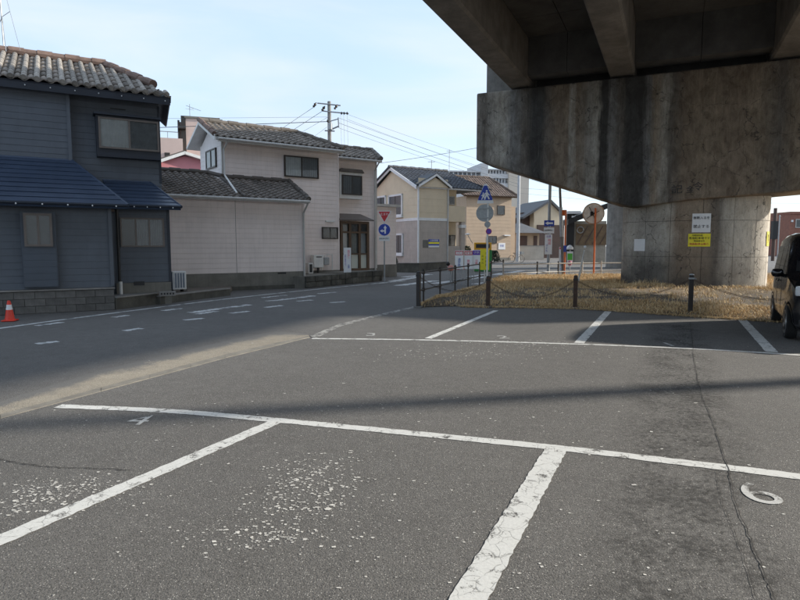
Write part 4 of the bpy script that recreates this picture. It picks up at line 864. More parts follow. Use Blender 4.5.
# lower left window with shutter box below
a = FN.pl(19.5, 211.5, -.05); b2 = FN.pl(59, 287, -.05); zm = FN.pl(40, 246.5, -.05)[1]
MB().box(a[0], b2[0], -.05, .105, b2[1], a[1]).build('window_bay', mk('grey blue panel', (.075, .092, .118), .15, 2, .6, .05), nh, bevel=.008); siding('bay_siding', nh, MATS['grey blue panel'], a[0] + .02, b2[0] - .02, b2[1] + .02, zm - .02, -.052, .155, .008)
window(nh, a[0] + .06, b2[0] - .07, zm, a[1] - .03, -.052, mk('taupe sash', (.14, .115, .10), .15, 6, .5, 0), 2, .05, .06, back=mk('frosted blind', (.12, .125, .13), .3, 3, .9, 0), glassm=M_GLASS)
# window of the right wing
a = FN.pl(118.5, 217.5, YW); b2 = FN.pl(164.5, 247, YW); window(nh, a[0] + .02, b2[0], b2[1], a[1], YW - .015, M_TAUPE, 3, .04, .06, curtain=[None, M_CURTD, M_CURTD])
# downpipes
a = FN.pl(116.5, 208, .7); MB().tube([(a[0], .7, 2.4), (a[0], .7, .62)], .035, 10).build('downpipe', M_BLACK, nh); MB().tube([(a[0] + .02, .68, .62), (a[0] + .02, .68, .2)], .04, 10).build('pipe_shoe', M_WPLAST, nh)
# retaining block wall under the house
bw = thing('block_wall', 'low weathered concrete block wall below the dark blue siding', 'block wall', FN.O, FN.th)
MB().box(-9.5, -.02, .02, .2, -.1, zw - .035).build('mortar_core', M_MORTAR, bw); MB().box(-9.5, .02, -.03, .2, zw - .033, zw - .002).build('coping', M_CONC, bw)
bm0 = None; bhh = (zw - .04) / 3
for r in range(3):
    x = -(.20 if r % 2 else 0)
    if r % 2:
        MB().box(-.195, 0, 0, .12, 0, bhh - .010).build('concrete_block', M_CONCD, bw, bevel=.006).location = (-.0, 0, r * bhh)
    while x > -4.6:
        if bm0 is None: bm0 = MB().box(-.395, -.003, 0, .12, 0, bhh - .010).build('concrete_block', M_CONCD, bw, bevel=.006); o = bm0
        else: o = bm0.copy(); COL.objects.link(o)
        o.location = (x, random.uniform(0, .006), r * bhh); x -= .40
MB().box(-9.5, -4.7, 0, .12, 0, zw - .04).build('block_run', M_CONCD, bw)
# low kerb wall following the road, with the bed behind it
M_KERBD = mk('mossy kerb concrete', (.105, .10, .085), .5, 2.5, .95, .5, 30, streak=.5)
def kerb_wall(name, lab, pts, w, h, mat, capm=None, cat='kerb wall', hs=None):
    P = [G(*p) for p in pts]; t = thing(name, lab, cat, (P[0].x, P[0].y, 0)); o = P[0]
    for i, (a, b) in enumerate(zip(P[:-1], P[1:])):
        d = (b - a).normalized(); s = Vector((-d.y, d.x, 0)) * w; a, b = a - o, b - o; hh = hs[i] if hs else h
        MB().prism([(a.x, a.y), (b.x, b.y), ((b + s).x, (b + s).y), ((a + s).x, (a + s).y)], -.05, hh).build('kerb_section', mat, t, bevel=.01)
        if capm: MB().prism([((a - s * .1).x, (a - s * .1).y), ((b - s * .1).x, (b - s * .1).y), ((b + s).x, (b + s).y), ((a + s).x, (a + s).y)], hh + .002, hh + .035).build('cap_stone', capm, t)
    return t
kerb_wall('kerb_wall', 'dark mossy kerb wall in front of the dark blue right wing', [(116.5, 309.4), (159.8, 303.6)], .55, .27, M_KERBD, M_CONC)
kerb_wall('kerb_wall', 'low concrete kerb of the raised bed under the air conditioner', [(160.5, 304.2), (205, 298.4), (230.5, 295.2)], .14, .19, M_KERBD, M_CONC)
b0 = [G(160, 304, 0), G(230, 295, 0), G(236, 286, 0), G(165, 287, 0)]; t = thing('planting_bed', 'raised gravel bed between the blue and beige houses', 'planting bed', (b0[0].x, b0[0].y, 0))
MB().prism([((p - b0[0]).x, (p - b0[0]).y) for p in (b0[0] + Vector((-.1, .25, 0)), b0[1] + Vector((-.1, .2, 0)), b0[2], b0[3])], -.05, .16).build('gravel', mk('bed gravel', (.20, .17, .14), .6, 25, .95, .8, 60), t)
# air conditioner
p = G(178.5, 291.6, .16); t = thing('air_conditioner', 'white outdoor air conditioner unit with grille beside the dark blue wing', 'air conditioner', (p.x, p.y, .16), R(38))
w, d, h = .40, .26, .60
MB().box(-w / 2, w / 2, -d / 2, d / 2, .07, h).build('casing', M_WHITE, t, bevel=.015); MB().box(-w / 2 - .004, -w / 2 - .001, -d / 2 + .02, d / 2 - .02, .09, h - .03).build('side_shade', mk('painted blue shade', (.10, .16, .26), .2, 4, .5, 0), t)  # thin blue sheet paints the shade on the unit's left side
MB().box(-w / 2 + .04, w / 2 - .04, -d / 2 - .006, -d / 2 - .001, .12, h - .05).build('fan_recess', mk('grey fan', (.22, .26, .32), .2, 6, .6, 0), t)
for i in range(5): x = -w / 2 + .05 + i * (w - .1) / 4; MB().box(x - .01, x + .01, -d / 2 - .018, -d / 2 - .007, .11, h - .04).build('grille_bar', M_WHITE, t)
for x in (-.15, .15): MB().box(x - .05, x + .05, -d / 2 - .04, d / 2 + .04, 0, .068).build('foot', M_CONCD, t)
p = G(166, 293.5, .16); t = thing('stub_post', 'short white post at the corner of the raised bed', 'post', (p.x, p.y, .15)); MB().tube([(0, 0, 0), (0, 0, .50)], .035, 12).build('shaft', M_WPLAST, t); MB().lathe([(.04, .5), (.04, .53), (.01, .55)], 12).build('cap', M_WHITE, t)
p = G(167.5, 298, .17); t = thing('edging_block', 'small pale lettered edging block lying on the kerb', 'block', (p.x, p.y, .19), R(25)); MB().box(-.2, .2, -.06, .06, .035, .155).build('stone', M_CONC, t, bevel=.012)
for i in range(5): MB().box(-.16 + i * .07, -.12 + i * .07, -.066, -.0605, .07, .12).build('slot', M_BLACK, t)
# traffic cone
p = G(10, 320.8); t = thing('traffic_cone', 'red traffic cone with white band by the block wall', 'traffic cone', (p.x, p.y, 0), R(15)); M_CONE = mk('cone red', (.72, .045, .02), .12, 4, .45, .04)
t.scale = (.72, .72, .78); prof = [(.135, .03), (.12, .06), (.043, .50), (.035, .52), (.012, .525)]; MB().lathe(prof, 28).build('body', M_CONE, t, smooth=False); MB().box(-.17, .17, -.17, .17, 0, .032).build('base', M_CONE, t, bevel=.012)
rad = lambda z: .12 + (.043 - .12) * (z - .06) / .44
MB().lathe([(rad(.29) + .003, .29), (rad(.42) + .003, .42)], 28).build('white_band', M_SIGNW, t, smooth=False)
# TV aerial mast on the roof
w0 = FN.w((FN.pl(4, 50, yr)[0], yr, zr)); t = thing('roof_aerial', 'thin aerial mast with guy wires on the ridge at the left edge', 'aerial', (w0.x, w0.y, w0.z))
MB().tube([(0, 0, .05), (-.04, 0, 2.6)], .016, 8).build('mast', M_STEEL, t); MB().tube([(0, 0, 2.2), (.45, 0, .12)], .006, 5).tube([(0, 0, 1.0), (.25, -.3, .0)], .010, 5).tube([(0, 0, 1.0), (-.3, -.3, .0)], .010, 5).tube([(-.02, .0, 1.0), (.22, 0, 1.15)], .008, 5).build('guy_wire', M_STEEL, t)

# ---------------------------------------------------------------- beige house
M_BEIGE = mk('beige siding', (.80, .71, .67), .10, 1.2, .7, .06, 60, streak=.22)
M_BEIGEL = mk('pale siding', (.80, .76, .75), .10, 1.2, .7, .06, 60, streak=.15)
M_TILEB = mk('dark brown roof tile', (.165, .145, .13), .4, 3, .75, .3, 50, tint=True)
M_GUTR = mk('pale gutter', (.50, .49, .47), .15, 3, .5, .05, streak=.3)
M_BROWN = mk('brown wood frame', (.10, .055, .028), .3, 5, .55, .08)
FB = Frame(G(304.5, 287.2), 35); Y2, Y3 = 2.2, 3.0
bh = thing('beige_house', 'beige sided two-storey house with brown tiled roofs and glazed entrance', 'house', FB.O, FB.th)
ze1 = FB.pl(304, 203, 0)[1]; zf = FB.pl(300, 271.2, 0)[1]; XL1 = -9.2
MB().box(XL1, -.002, .012, 4, 0, ze1 + .2).build('wall', M_BEIGE, bh); siding('siding', bh, M_BEIGE, XL1, 0, zf, ze1 + .05, 0, .17)
MB().box(XL1, .0, -.015, .1, .12, zf - .004).build('foundation', M_FOUND, bh); MB().box(XL1, .0, -.09, .011, -.05, .118).build('plinth', M_KERBD, bh); a = FB.pl(282, 272.6, -.02); MB().box(a[0] - .16, a[0] + .16, -.022, -.016, a[1] - .05, a[1] + .01).build('foundation_vent', M_BLACK, bh)
MB().box(-.05, .03, -.02, .06, zf, ze1).build('corner_trim', M_BEIGE, bh); xj = FB.pl(236, 240, 0)[0]; MB().box(xj - .006, xj + .006, -.014, -.009, zf, ze1).build('joint', M_FOUND, bh)
# low roof
xe = FB.pl(309, 202, -.4)[0]; zev = FB.pl(250, 198.2, -.4)[1]; x2a = FB.pl(222, 160, Y2)[0]; xtr, ztr = FB.pl(289, 183, Y2)
rf = slab('low_roof', bh, M_BEIGEL, ((XL1 - .2, -.4, zev), (xe, -.4, zev), (xtr, Y2, ztr), (XL1 - .2, Y2, ztr)), .10)
tiles('roof_tiles', rf, M_TILEB, (x2a - .1, -.4, zev + .02), (xe, -.4, zev + .02), (x2a - .1, Y2, ztr + .02), (xtr, Y2, ztr + .02), .25, .26, .04, .03)
sl = (ztr - zev) / (Y2 + .4); zlr = zev + sl * 3.1; tiles('roof_tiles', rf, M_TILEB, (XL1 - .2, -.4, zev + .02), (x2a - .1, -.4, zev + .02), (XL1 - .2, 2.7, zlr + .02), (x2a - .35, 2.7, zlr + .02), .25, .26, .04, .03)
slab('roof_deck', rf, M_BEIGEL, ((XL1 - .2, Y2, ztr), (x2a - .1, Y2, ztr), (x2a - .35, 2.7, zlr), (XL1 - .2, 2.7, zlr)), .1)
slab('roof_end', rf, M_TILEB, ((xe, -.4, zev), (xe, Y2 + .4, zev), (xtr, Y2 + .01, ztr), (xtr, Y2, ztr)), .03)
ridge(rf, M_TILEB, [(x2a - .1, -.38, zev + .01), (x2a - .1, Y2 - .1, ztr + .0)], .05, 'valley_tile'); ridge(rf, M_TILEB, [(xe, -.4, zev + .03), (xtr, Y2, ztr + .03)], .085); ridge(rf, M_TILEB, [(x2a, Y2 - .05, ztr + .03), (xtr, Y2 - .05, ztr + .03)], .085); ridge(rf, M_TILEB, [(XL1, 2.7, zlr + .03), (x2a - .35, 2.7, zlr + .03)], .085); ridge(rf, M_TILEB, [(x2a - .35, 2.7, zlr + .03), (x2a - .08, Y2 - .1, ztr + .05)], .085)
MB().tube([(XL1, -.46, zev - .03), (xe, -.46, zev - .03)], .05, 10).build('gutter', M_GUTR, bh); MB().tube([(-.02, -.46, zev - .05), (-.02, -.06, zev - .4), (-.02, -.06, .05)], .038, 10).build('downpipe', M_GUTR, bh)
# two-storey part
x2b = FB.pl(338.5, 180, Y2)[0]; ze2 = FB.pl(280, 144, Y2 - .45)[1]; D2 = 2.6; yr2 = Y2 + D2 / 2
MB().box(x2a, x2b, Y2 + .012, Y2 + D2, 0, ze2 + .1).build('wall', M_BEIGEL, bh); siding('siding', bh, M_BEIGE, x2a, x2b, .5, ze2 + .05, Y2, .17)
siding('siding', bh, M_BEIGEL, Y2 + .02, Y2 + D2, 2.5, ze2 - .02, x2a, .17, axis='y'); MB().add([(x2a - .001, Y2, ze2), (x2a - .001, Y2 + D2, ze2), (x2a - .001, yr2, FB.pl(270, 130.5, yr2)[1] - .16)], [(0, 2, 1)]).build('gable', M_BEIGEL, bh, fix=True)
MB().box(x2a - .02, x2a + .06, Y2 - .02, Y2 + .05, 3.6, ze2).build('corner_trim', M_GUTR, bh); MB().box(x2b - .05, x2b + .015, Y2 - .02, Y2 + .05, .5, ze2).build('corner_trim', M_BEIGE, bh)
xel = x2a - .4; xer = FB.pl(343.5, 149, Y2 - .5)[0]; zr2 = FB.pl(270, 130.5, yr2)[1]; y0 = Y2 - .5; y1 = Y2 + D2 + .5; zb = ze2 + .02
rf = slab('upper_roof', bh, M_WPLAST, ((xel, y0, zb), (xer, y0, zb), (xer - 1.2, yr2, zr2), (xel, yr2, zr2)), .12); slab('back_slope', rf, M_WPLAST, ((xer - 1.2, yr2, zr2), (xel, yr2, zr2), (xel, y1, zb), (xer, y1, zb))[::1], .1)
tiles('roof_tiles', rf, M_TILEG, (xel, y0, zb + .02), (xer, y0, zb + .02), (xel, yr2, zr2 + .02), (xer - 1.2, yr2, zr2 + .02), .25, .26, .042, .03)
ridge(rf, M_TILEG, [(xel, yr2, zr2 + .03), (xer - 1.2, yr2, zr2 + .03)], .10); ridge(rf, M_TILEG, [(xer - 1.2, yr2, zr2 + .03), (xer, y0, zb + .04)], .085); ridge(rf, M_RIDGE, [(xel, y0 + .05, zb + .06), (xel, yr2, zr2 + .06)], .09)
slab('roof_end', rf, M_TILEG, ((xer, y0, zb), (xer, y1, zb), (xer - 1.2, yr2 + .01, zr2), (xer - 1.2, yr2, zr2)), .03)
MB().add([(xel - .02, y0, zb - .12), (xel - .02, yr2, zr2 - .10), (xel - .02, yr2, zr2 + .05), (xel - .02, y0, zb + .06), (xel + .04, y0, zb - .12), (xel + .04, yr2, zr2 - .10), (xel + .04, yr2, zr2 + .05), (xel + .04, y0, zb + .06)], [(0, 3, 2, 1), (4, 5, 6, 7), (0, 1, 5, 4), (3, 7, 6, 2), (0, 4, 7, 3)]).build('barge_board', M_WPLAST, bh, fix=True)
MB().tube([(xel + .1, y0 - .06, zb - .06), (xer, y0 - .06, zb - .06)], .05, 10).build('gutter', M_GUTR, bh); MB().box(xel + .1, xer, y0 + .01, y0 + .04, zb - .15, zb - .01).build('fascia', M_WPLAST, bh)
xd = x2a + .06; MB().tube([(xd, y0 - .05, zb - .08), (xd, Y2 - .07, zb - .35), (xd, Y2 - .07, ztr + .12), (xd - .35, Y2 - 2.3, zev + .17)], .036, 10).build('downpipe', M_WPLAST, bh)
a = FB.pl(283.5, 154.5, Y2); b2 = FB.pl(318, 179, Y2); window(bh, a[0], b2[0], b2[1], a[1] - .02, Y2 - .012, M_BRONZE, 2, .05, .07, curtain=[M_CURT, M_CURTD])
# small gable window on the left end wall, built as parts in the end-wall plane
ey0, ey1 = Y2 + .55, Y2 + 1.75; z1g = FB.pl(206, 148.5, Y2 + 1)[1]; z0g = FB.pl(206, 167.5, Y2 + 1)[1]
g = MB(); X = x2a
for (ya, yb, za, zb2) in ((ey0, ey1, z0g, z0g + .05), (ey0, ey1, z1g - .05, z1g), (ey0, ey0 + .05, z0g, z1g), (ey1 - .05, ey1, z0g, z1g), ((ey0 + ey1) / 2 - .03, (ey0 + ey1) / 2 + .03, z0g, z1g)): g.box(X - .07, X - .012, ya, yb, za, zb2)
g = g.build('gable_window', M_BRONZE, bh); MB().box(X - .03, X - .016, ey0 + .04, ey1 - .04, z0g + .04, z1g - .04).build('interior', M_CURT, g)
for q in (0, 1): ya = ey0 + .05 + q * ((ey1 - ey0) / 2 - .02); yb = ya + (ey1 - ey0) / 2 - .09; MB().add([(X - .05, ya, z0g + .05), (X - .05, yb, z0g + .05), (X - .05, yb, z1g - .05), (X - .05, ya, z1g - .05)], [(0, 3, 2, 1)]).build('pane', M_GLASS, g)
# ground floor of the two-storey part: small window and wall bits
a = FB.pl(321.5, 227, Y2); b2 = FB.pl(337.5, 239, Y2); window(bh, a[0], b2[0], b2[1], a[1], Y2 - .012, M_BRONZE, 2, .04, .06); a = FB.pl(325, 221.3, Y2); MB().box(a[0], a[0] + .4, Y2 - .08, Y2 - .014, a[1] - .03, a[1] + .03).build('wall_lamp', M_WPLAST, bh)
MB().box(.05, x2b, Y2 - .04, Y2 + .011, 0, .50).build('foundation', M_FOUND, bh)
# right wing with entrance
x3b = FB.pl(376.5, 200, Y3)[0]; ze3 = FB.pl(356, 158, Y3 - .4)[1]; xe3 = FB.pl(381, 160, Y3 - .4)[0]
MB().box(x2b + .02, x3b, Y3 + .012, Y3 + 4.5, 0, ze3 + .15).build('wall', M_BEIGEL, bh); siding('siding', bh, M_BEIGE, x2b + .02, x3b, .5, ze3 + .1, Y3, .17); MB().box(x2b + .02, x3b, Y3 - .04, Y3 + .011, 0, .5).build('foundation', M_FOUND, bh); MB().box(x3b - .05, x3b + .015, Y3 - .02, Y3 + .06, .5, ze3).build('corner_trim', M_GUTR, bh)
zr3 = FB.pl(345, 148.5, Y3 + 1.5)[1]; y0 = Y3 - .4; xr3 = FB.pl(372, 152, Y3 + 1.5)[0]
rf = slab('wing_roof', bh, M_WPLAST, ((x2b - .3, y0, ze3), (xe3, y0, ze3), (xr3, Y3 + 1.5, zr3), (x2b - .3, Y3 + 1.5, zr3)), .1); tiles('roof_tiles', rf, M_TILEG, (x2b - .3, y0, ze3 + .02), (xe3, y0, ze3 + .02), (x2b - .3, Y3 + 1.5, zr3 + .02), (xr3, Y3 + 1.5, zr3 + .02), .25, .26, .042, .03)
slab('roof_end', rf, M_TILEG, ((xe3, y0, ze3), (xe3, Y3 + 4, ze3), (xr3, Y3 + 1.51, zr3), (xr3, Y3 + 1.5, zr3)), .03); ridge(rf, M_TILEG, [(x2b - .3, Y3 + 1.5, zr3 + .02), (xr3, Y3 + 1.5, zr3 + .02), (xe3, y0, ze3 + .04)], .09)
MB().tube([(x2b, y0 - .05, ze3 - .05), (xe3, y0 - .05, ze3 - .05)], .05, 10).build('gutter', M_GUTR, bh); MB().tube([(x3b - .12, y0 - .05, ze3 - .06), (x3b - .12, Y3 - .07, ze3 - .4), (x3b - .12, Y3 - .07, .2)], .038, 10).build('downpipe', M_GUTR, bh)
# upper bay window
a = FB.pl(339.5, 171.5, Y3 - .3); b2 = FB.pl(362.5, 199.5, Y3 - .3); bay = MB().box(a[0], b2[0], Y3 - .3, Y3 - .013, b2[1], a[1]).build('bay_window', M_WPLAST, bh, bevel=.012); zq = FB.pl(352, 195, Y3 - .3)[1]
window(bh, a[0] + .10, b2[0] - .04, zq, a[1] - .12, Y3 - .302, M_BRONZE, 2, .045, .05, curtain=[M_CURTD, None]); MB().prismy([(a[0] - .06, a[1] + .003), (b2[0] + .06, a[1] + .003), (b2[0] - .05, a[1] + .14), (a[0] + .08, a[1] + .14)], Y3 - .38, Y3 - .013).build('bay_roof', M_TILEB, bh)
# glazed entrance: porch frame, canopy, four lights over three doors
a = FB.pl(340.5, 221, Y3 - .75); b2 = FB.pl(369.5, 270.5, Y3 - .75); ex0, ex1, ez0, ez1 = a[0], b2[0], b2[1], a[1]
pf = MB().frame(ex0, ex1, ez0, ez1, .11, Y3 - .75, Y3 - .60); zt3 = FB.pl(355, 231.5, Y3 - .75)[1]; zmid = FB.pl(355, 254, Y3 - .75)[1]; pf.box(ex0, ex1, Y3 - .74, Y3 - .61, zt3 - .07, zt3)
third = (ex1 - ex0) / 3
for i in (1, 2): pf.box(ex0 + third * i - .05, ex0 + third * i + .05, Y3 - .735, Y3 - .615, ez0 + .1, ez1 - .1)
pf.box(ex0 + .1, ex1 - .1, Y3 - .73, Y3 - .62, zmid - .03, zmid + .03)
ent = pf.build('entrance', M_BROWN, bh); MB().box(ex0, ex0 + .09, Y3 - .59, Y3 - .013, ez0, ez1).box(ex1 - .09, ex1, Y3 - .59, Y3 - .013, ez0, ez1).build('porch_side', M_BROWN, ent); MB().box(ex0 + .1, ex1 - .1, Y3 - .30, Y3 - .29, ez0, ez1 - .05).build('porch_back', mk('hall wall', (.16, .13, .10), .4, 3, .9, 0), ent)
for i in range(3):
    xa2, xb2 = ex0 + third * i + .06, ex0 + third * (i + 1) - .06
    for za, zb2, gm in ((ez0 + .1, zmid - .03, M_FROSTW if 'M_FROSTW' in globals() else None), (zmid + .03, zt3 - .07, M_GLASS), (zt3, ez1 - .11, M_GLASS)):
        if gm is None: gm = M_FROSTW = glass('white frosted glass', (.62, .64, .56), .4, .9)
        MB().add([(xa2, Y3 - .67, za), (xb2, Y3 - .67, za), (xb2, Y3 - .67, zb2), (xa2, Y3 - .67, zb2)], [(0, 1, 2, 3)]).build('pane', gm, ent)
    c = MB(); cm = (M_CURT, M_CURTB, M_CURT)[i]
    for j in range(10): c.add([(xa2 + (xb2 - xa2) * j / 10, Y3 - .55 - .02 * (j % 2), zmid), (xa2 + (xb2 - xa2) * (j + 1) / 10, Y3 - .55 - .02 * ((j + 1) % 2), zmid), (xa2 + (xb2 - xa2) * (j + 1) / 10, Y3 - .55 - .02 * ((j + 1) % 2), zt3), (xa2 + (xb2 - xa2) * j / 10, Y3 - .55 - .02 * (j % 2), zt3)], [(0, 1, 2, 3)])
    c.build('curtain', cm, ent)
zc = FB.pl(355, 217, Y3 - .8)[1]; MB().add([(ex0 - .12, Y3 - .95, ez1 + .02), (ex1 + .12, Y3 - .95, ez1 + .02), (ex1, Y3 - .013, ez1 + .30), (ex0, Y3 - .013, ez1 + .30), (ex0 - .12, Y3 - .95, ez1 + .07), (ex1 + .12, Y3 - .95, ez1 + .07), (ex1, Y3 - .013, ez1 + .36), (ex0, Y3 - .013, ez1 + .36)], [(0, 3, 2, 1), (4, 5, 6, 7), (0, 1, 5, 4), (1, 2, 6, 5), (3, 0, 4, 7)]).build('canopy', mk('canopy sheet', (.12, .10, .09), .2, 4, .5, .05), ent)
# annex wall behind the stop sign
x4 = FB.pl(396, 240, Y3 + 1.4)[0]; z4 = FB.pl(388, 207, Y3 + 1.4)[1]; MB().box(x3b - .6, x4, Y3 + 1.412, Y3 + 4, 0, z4).build('annex', M_BEIGE, bh); siding('siding', bh, M_BEIGE, x3b - .02, x4, .6, z4, Y3 + 1.4, .17); MB().box(x3b, x4 + .02, Y3 + 1.36, Y3 + 1.411, 0, .6).build('foundation', M_FOUND, bh); MB().box(x3b - .02, x4 + .15, Y3 + 1.2, Y3 + 3.9, z4 + .003, z4 + .12).build('annex_roof', M_GUTR, bh)
# stone retaining wall along the road
P = [G(306, 288.3), G(346, 284.3), G(383, 280.8)]; t = thing('stone_wall', 'dark mossy stone retaining wall below the beige entrance', 'stone wall', (P[0].x, P[0].y, 0)); M_STONE = mk('dark mossy stone', (.085, .083, .072), .6, 4, .95, .7, 25, objrand=.35)
hw = [.42, .46]
for a, b, hh in zip(P[:-1], P[1:], hw):
    L = (b - a).length; ang = math.atan2((b - a).y, (b - a).x); Mx = Matrix.Translation(a - P[0]) @ Matrix.Rotation(ang, 4, 'Z'); MB().box(0, L, .06, 1.3, -.05, hh - .01, Mx).build('wall_core', M_FOUND, t)
    for r in range(2):
        x = 0
        while x < L - .05:
            w = min(random.uniform(.35, .62), L - x); MB().box(x + .008, x + w - .008, random.uniform(-.02, .03), .2, r * hh / 2 + .005, (r + 1) * hh / 2 - .005, Mx).build('stone', M_STONE, t, bevel=.02); x += w
# wall-mounted heater and meter boxes beside the entrance
ACx = lambda px, py, y: FB.pl(px, py, y)
a = ACx(313.8, 255, Y2 - .35); b2 = ACx(323.8, 267.5, Y2 - .35); w0 = FB.w(((a[0] + b2[0]) / 2, Y2 - .2, b2[1])); t = thing('water_heater', 'white box water heater on the beige wall left of the entrance', 'water heater', w0, FB.th); w, h = b2[0] - a[0], a[1] - b2[1]
MB().box(-w / 2, w / 2, -.15, .15, 0, h).build('casing', M_WPLAST, t, bevel=.015); MB().box(-w * .25, w * .3, -.158, -.151, h * .80, h * .88).build('vent_slot', M_BLACK, t); MB().tube([(w * .1, 0, 0), (w * .1, 0, -.22)], .05, 8).build('pipe', M_BLACK, t); MB().box(-w * .5, w * .5, -.02, .18, -.5, -.22).build('stand', M_CONCD, t)
a = ACx(308.5, 263, Y2 - .5); b2 = ACx(313.3, 273.6, Y2 - .5); w0 = FB.w(((a[0] + b2[0]) / 2, Y2 - .35, b2[1])); t = thing('air_conditioner', 'small white air conditioner with dark grille at the house corner', 'air conditioner', w0, FB.th); w, h = b2[0] - a[0], a[1] - b2[1]
MB().box(-w / 2, w / 2, -.15, .15, 0, h).build('casing', M_WPLAST, t, bevel=.012); MB().box(-w * .3, w * .3, -.158, -.151, h * .12, h * .88).build('grille', M_BLACK, t); MB().box(-w * .4, w * .4, -.12, .12, -.08, -.002).build('foot', M_BLACK, t)
a = ACx(327.5, 257.5, Y2 - .3); w0 = FB.w((a[0], Y2 - .15, .5)); t = thing('gas_meter', 'grey gas meter with bent pipes right of the white heater', 'gas meter', w0, FB.th); zz = a[1] - .5
MB().box(-.12, .12, -.1, .1, zz - .3, zz).build('case', M_STEEL, t, bevel=.02); MB().tube([(-.2, 0, 0), (-.2, 0, zz + .08), (-.05, 0, zz + .08), (-.05, 0, zz)], .02, 8).tube([(.05, 0, zz), (.05, 0, zz + .12), (.3, 0, zz + .12), (.3, 0, 0)], .02, 8).build('pipe', M_WPLAST, t)
# ---------------------------------------------------------------- cream apartment house
M_CREAM = mk('cream siding', (.68, .57, .41), .10, 1, .7, .05, streak=.1); M_GTILE = mk('grey beige tile', (.47, .41, .36), .15, 2, .7, .1, streak=.25); M_TILED = mk('slate blue roof tile', (.075, .085, .105), .3, 3, .6, .2, tint=True)
FA = Frame(G(418, 269.3), 31.4); ah = thing('cream_apartment', 'cream upper and grey lower two-storey apartment house with dark gabled roof', 'apartment house', FA.O, FA.th)
W = FA.pl(447.5, 230, 0)[0]; ze = FA.pl(440, 187, 0)[1]; zb = FA.pl(430, 219.5, 0)[1]; D = 7.5
def side_y(px):                                         # where the left facade (x = 0) passes a pixel column
    o = FA.I @ CO; d = FA.I.to_3x3() @ ray(px, 230); k = -o.x / d.x; return (o + d * k).y
def side_z(px, py): o = FA.I @ CO; d = FA.I.to_3x3() @ ray(px, py); k = -o.x / d.x; return (o + d * k).z
D = side_y(376)
MB().box(.012, W, .012, D, 0, zb).build('lower_wall', M_GTILE, ah); MB().box(.012, W, .012, D, zb, ze + .1).build('upper_wall', M_CREAM, ah)
siding('siding', ah, M_GTILE, 0, W, .35, zb, 0, .3, .008); siding('siding', ah, M_CREAM, 0, W, zb, ze + .5, 0, .45, .010); siding('siding', ah, M_GTILE, 0, D, .35, zb, 0, .3, .008, 'y'); siding('siding', ah, M_CREAM, 0, D, zb, ze + .2, 0, .45, .010, 'y')
MB().box(-.03, W + .03, -.03, D, -.05, .35).build('foundation', M_KERBD, ah); MB().box(-.03, W + .02, -.03, D, zb - .08, zb + .10).build('belt_course', M_WHITE, ah)
MB().tube([(-.02, -.05, .1), (-.02, -.05, ze)], .06, 10).build('downpipe', M_WHITE, ah); MB().tube([(W, -.05, .1), (W, -.05, ze)], .05, 10).build('downpipe', M_GUTR, ah)
zp = side_z(393, 168); ym = side_y(393); zs0 = side_z(415, 186); ylo = 2 * ym
rr_ = slab('roof', ah, M_WHITE, ((-.2, -.1, ze - .05), (W + 3.4, -.1, ze - .05), (W + 2.2, ym, zp), (-.2, ym, zp)), .10); tiles('roof_tiles', rr_, M_TILED, (-.2, -.1, ze - .02), (W + 3.4, -.1, ze - .02), (-.2, ym, zp + .03), (W + 2.2, ym, zp + .03), .28, .3, .04, .03)
slab('back_slope', rr_, M_TILED, ((W + 2.2, ym, zp), (-.35, ym, zp), (-.35, ylo + .4, ze - .05), (W + 3.4, ylo + .4, ze - .05)), .1); slab('roof_end', rr_, M_TILED, ((W + 3.4, -.45, ze), (W + 3.4, ylo, ze), (W + 2.2, ym + .01, zp), (W + 2.2, ym, zp)), .04); ridge(rr_, M_TILED, [(-.35, ym, zp + .03), (W + 2.2, ym, zp + .03)], .11)
MB().add([(-.002, 0, ze - .2), (-.002, ylo, ze - .2), (-.002, ym, zp - .1)], [(0, 2, 1)]).build('gable', M_CREAM, ah, fix=True)
for ya, yb in ((-.15, ym), (ylo + .45, ym)): MB().add([(-.26, ya, ze - .24), (-.26, yb, zp - .16), (-.26, yb, zp + .05), (-.26, ya, ze - .02), (-.2, ya, ze - .24), (-.2, yb, zp - .16), (-.2, yb, zp + .05), (-.2, ya, ze - .02)], [(0, 1, 2, 3), (7, 6, 5, 4), (0, 4, 5, 1), (2, 6, 7, 3)]).build('barge_board', M_WHITE, ah, fix=True)
# cross gable
gx0, gx1 = 0.02, W - .02; gm = FA.pl(434, 180, 0)[0]; zg2 = FA.pl(434, 175.5, -.4)[1]
MB().prismy([(gx0, ze - .05), (gx1, ze - .05), (gm, zg2 - .08)], -.16, 1.2).build('cross_gable', M_CREAM, ah)
for xa2, sg in ((gx0 - .15, 0), (gx1 + .15, 1)):
    a, b2 = Vector((xa2, -.32, ze - .12)), Vector((gm, -.32, zg2)); MB().add([a, b2, b2 + Vector((0, 0, .2)), a + Vector((0, 0, .2)), a + Vector((0, .06, 0)), b2 + Vector((0, .06, 0)), b2 + Vector((0, .06, .2)), a + Vector((0, .06, .2))], [(0, 1, 2, 3), (7, 6, 5, 4), (0, 4, 5, 1), (2, 6, 7, 3)]).build('barge_board', M_WHITE, ah, fix=True)
    q = [a + Vector((0, .0, .21)), b2 + Vector((0, 0, .21)), b2 + Vector((0, 2.6, .21)), a + Vector((0, .9, .21))]; MB().add(q + [p - Vector((0, 0, .06)) for p in q], [(0, 1, 2, 3), (7, 6, 5, 4), (0, 4, 5, 1), (3, 2, 6, 7)]).build('gable_slope', M_TILED, ah, fix=True)
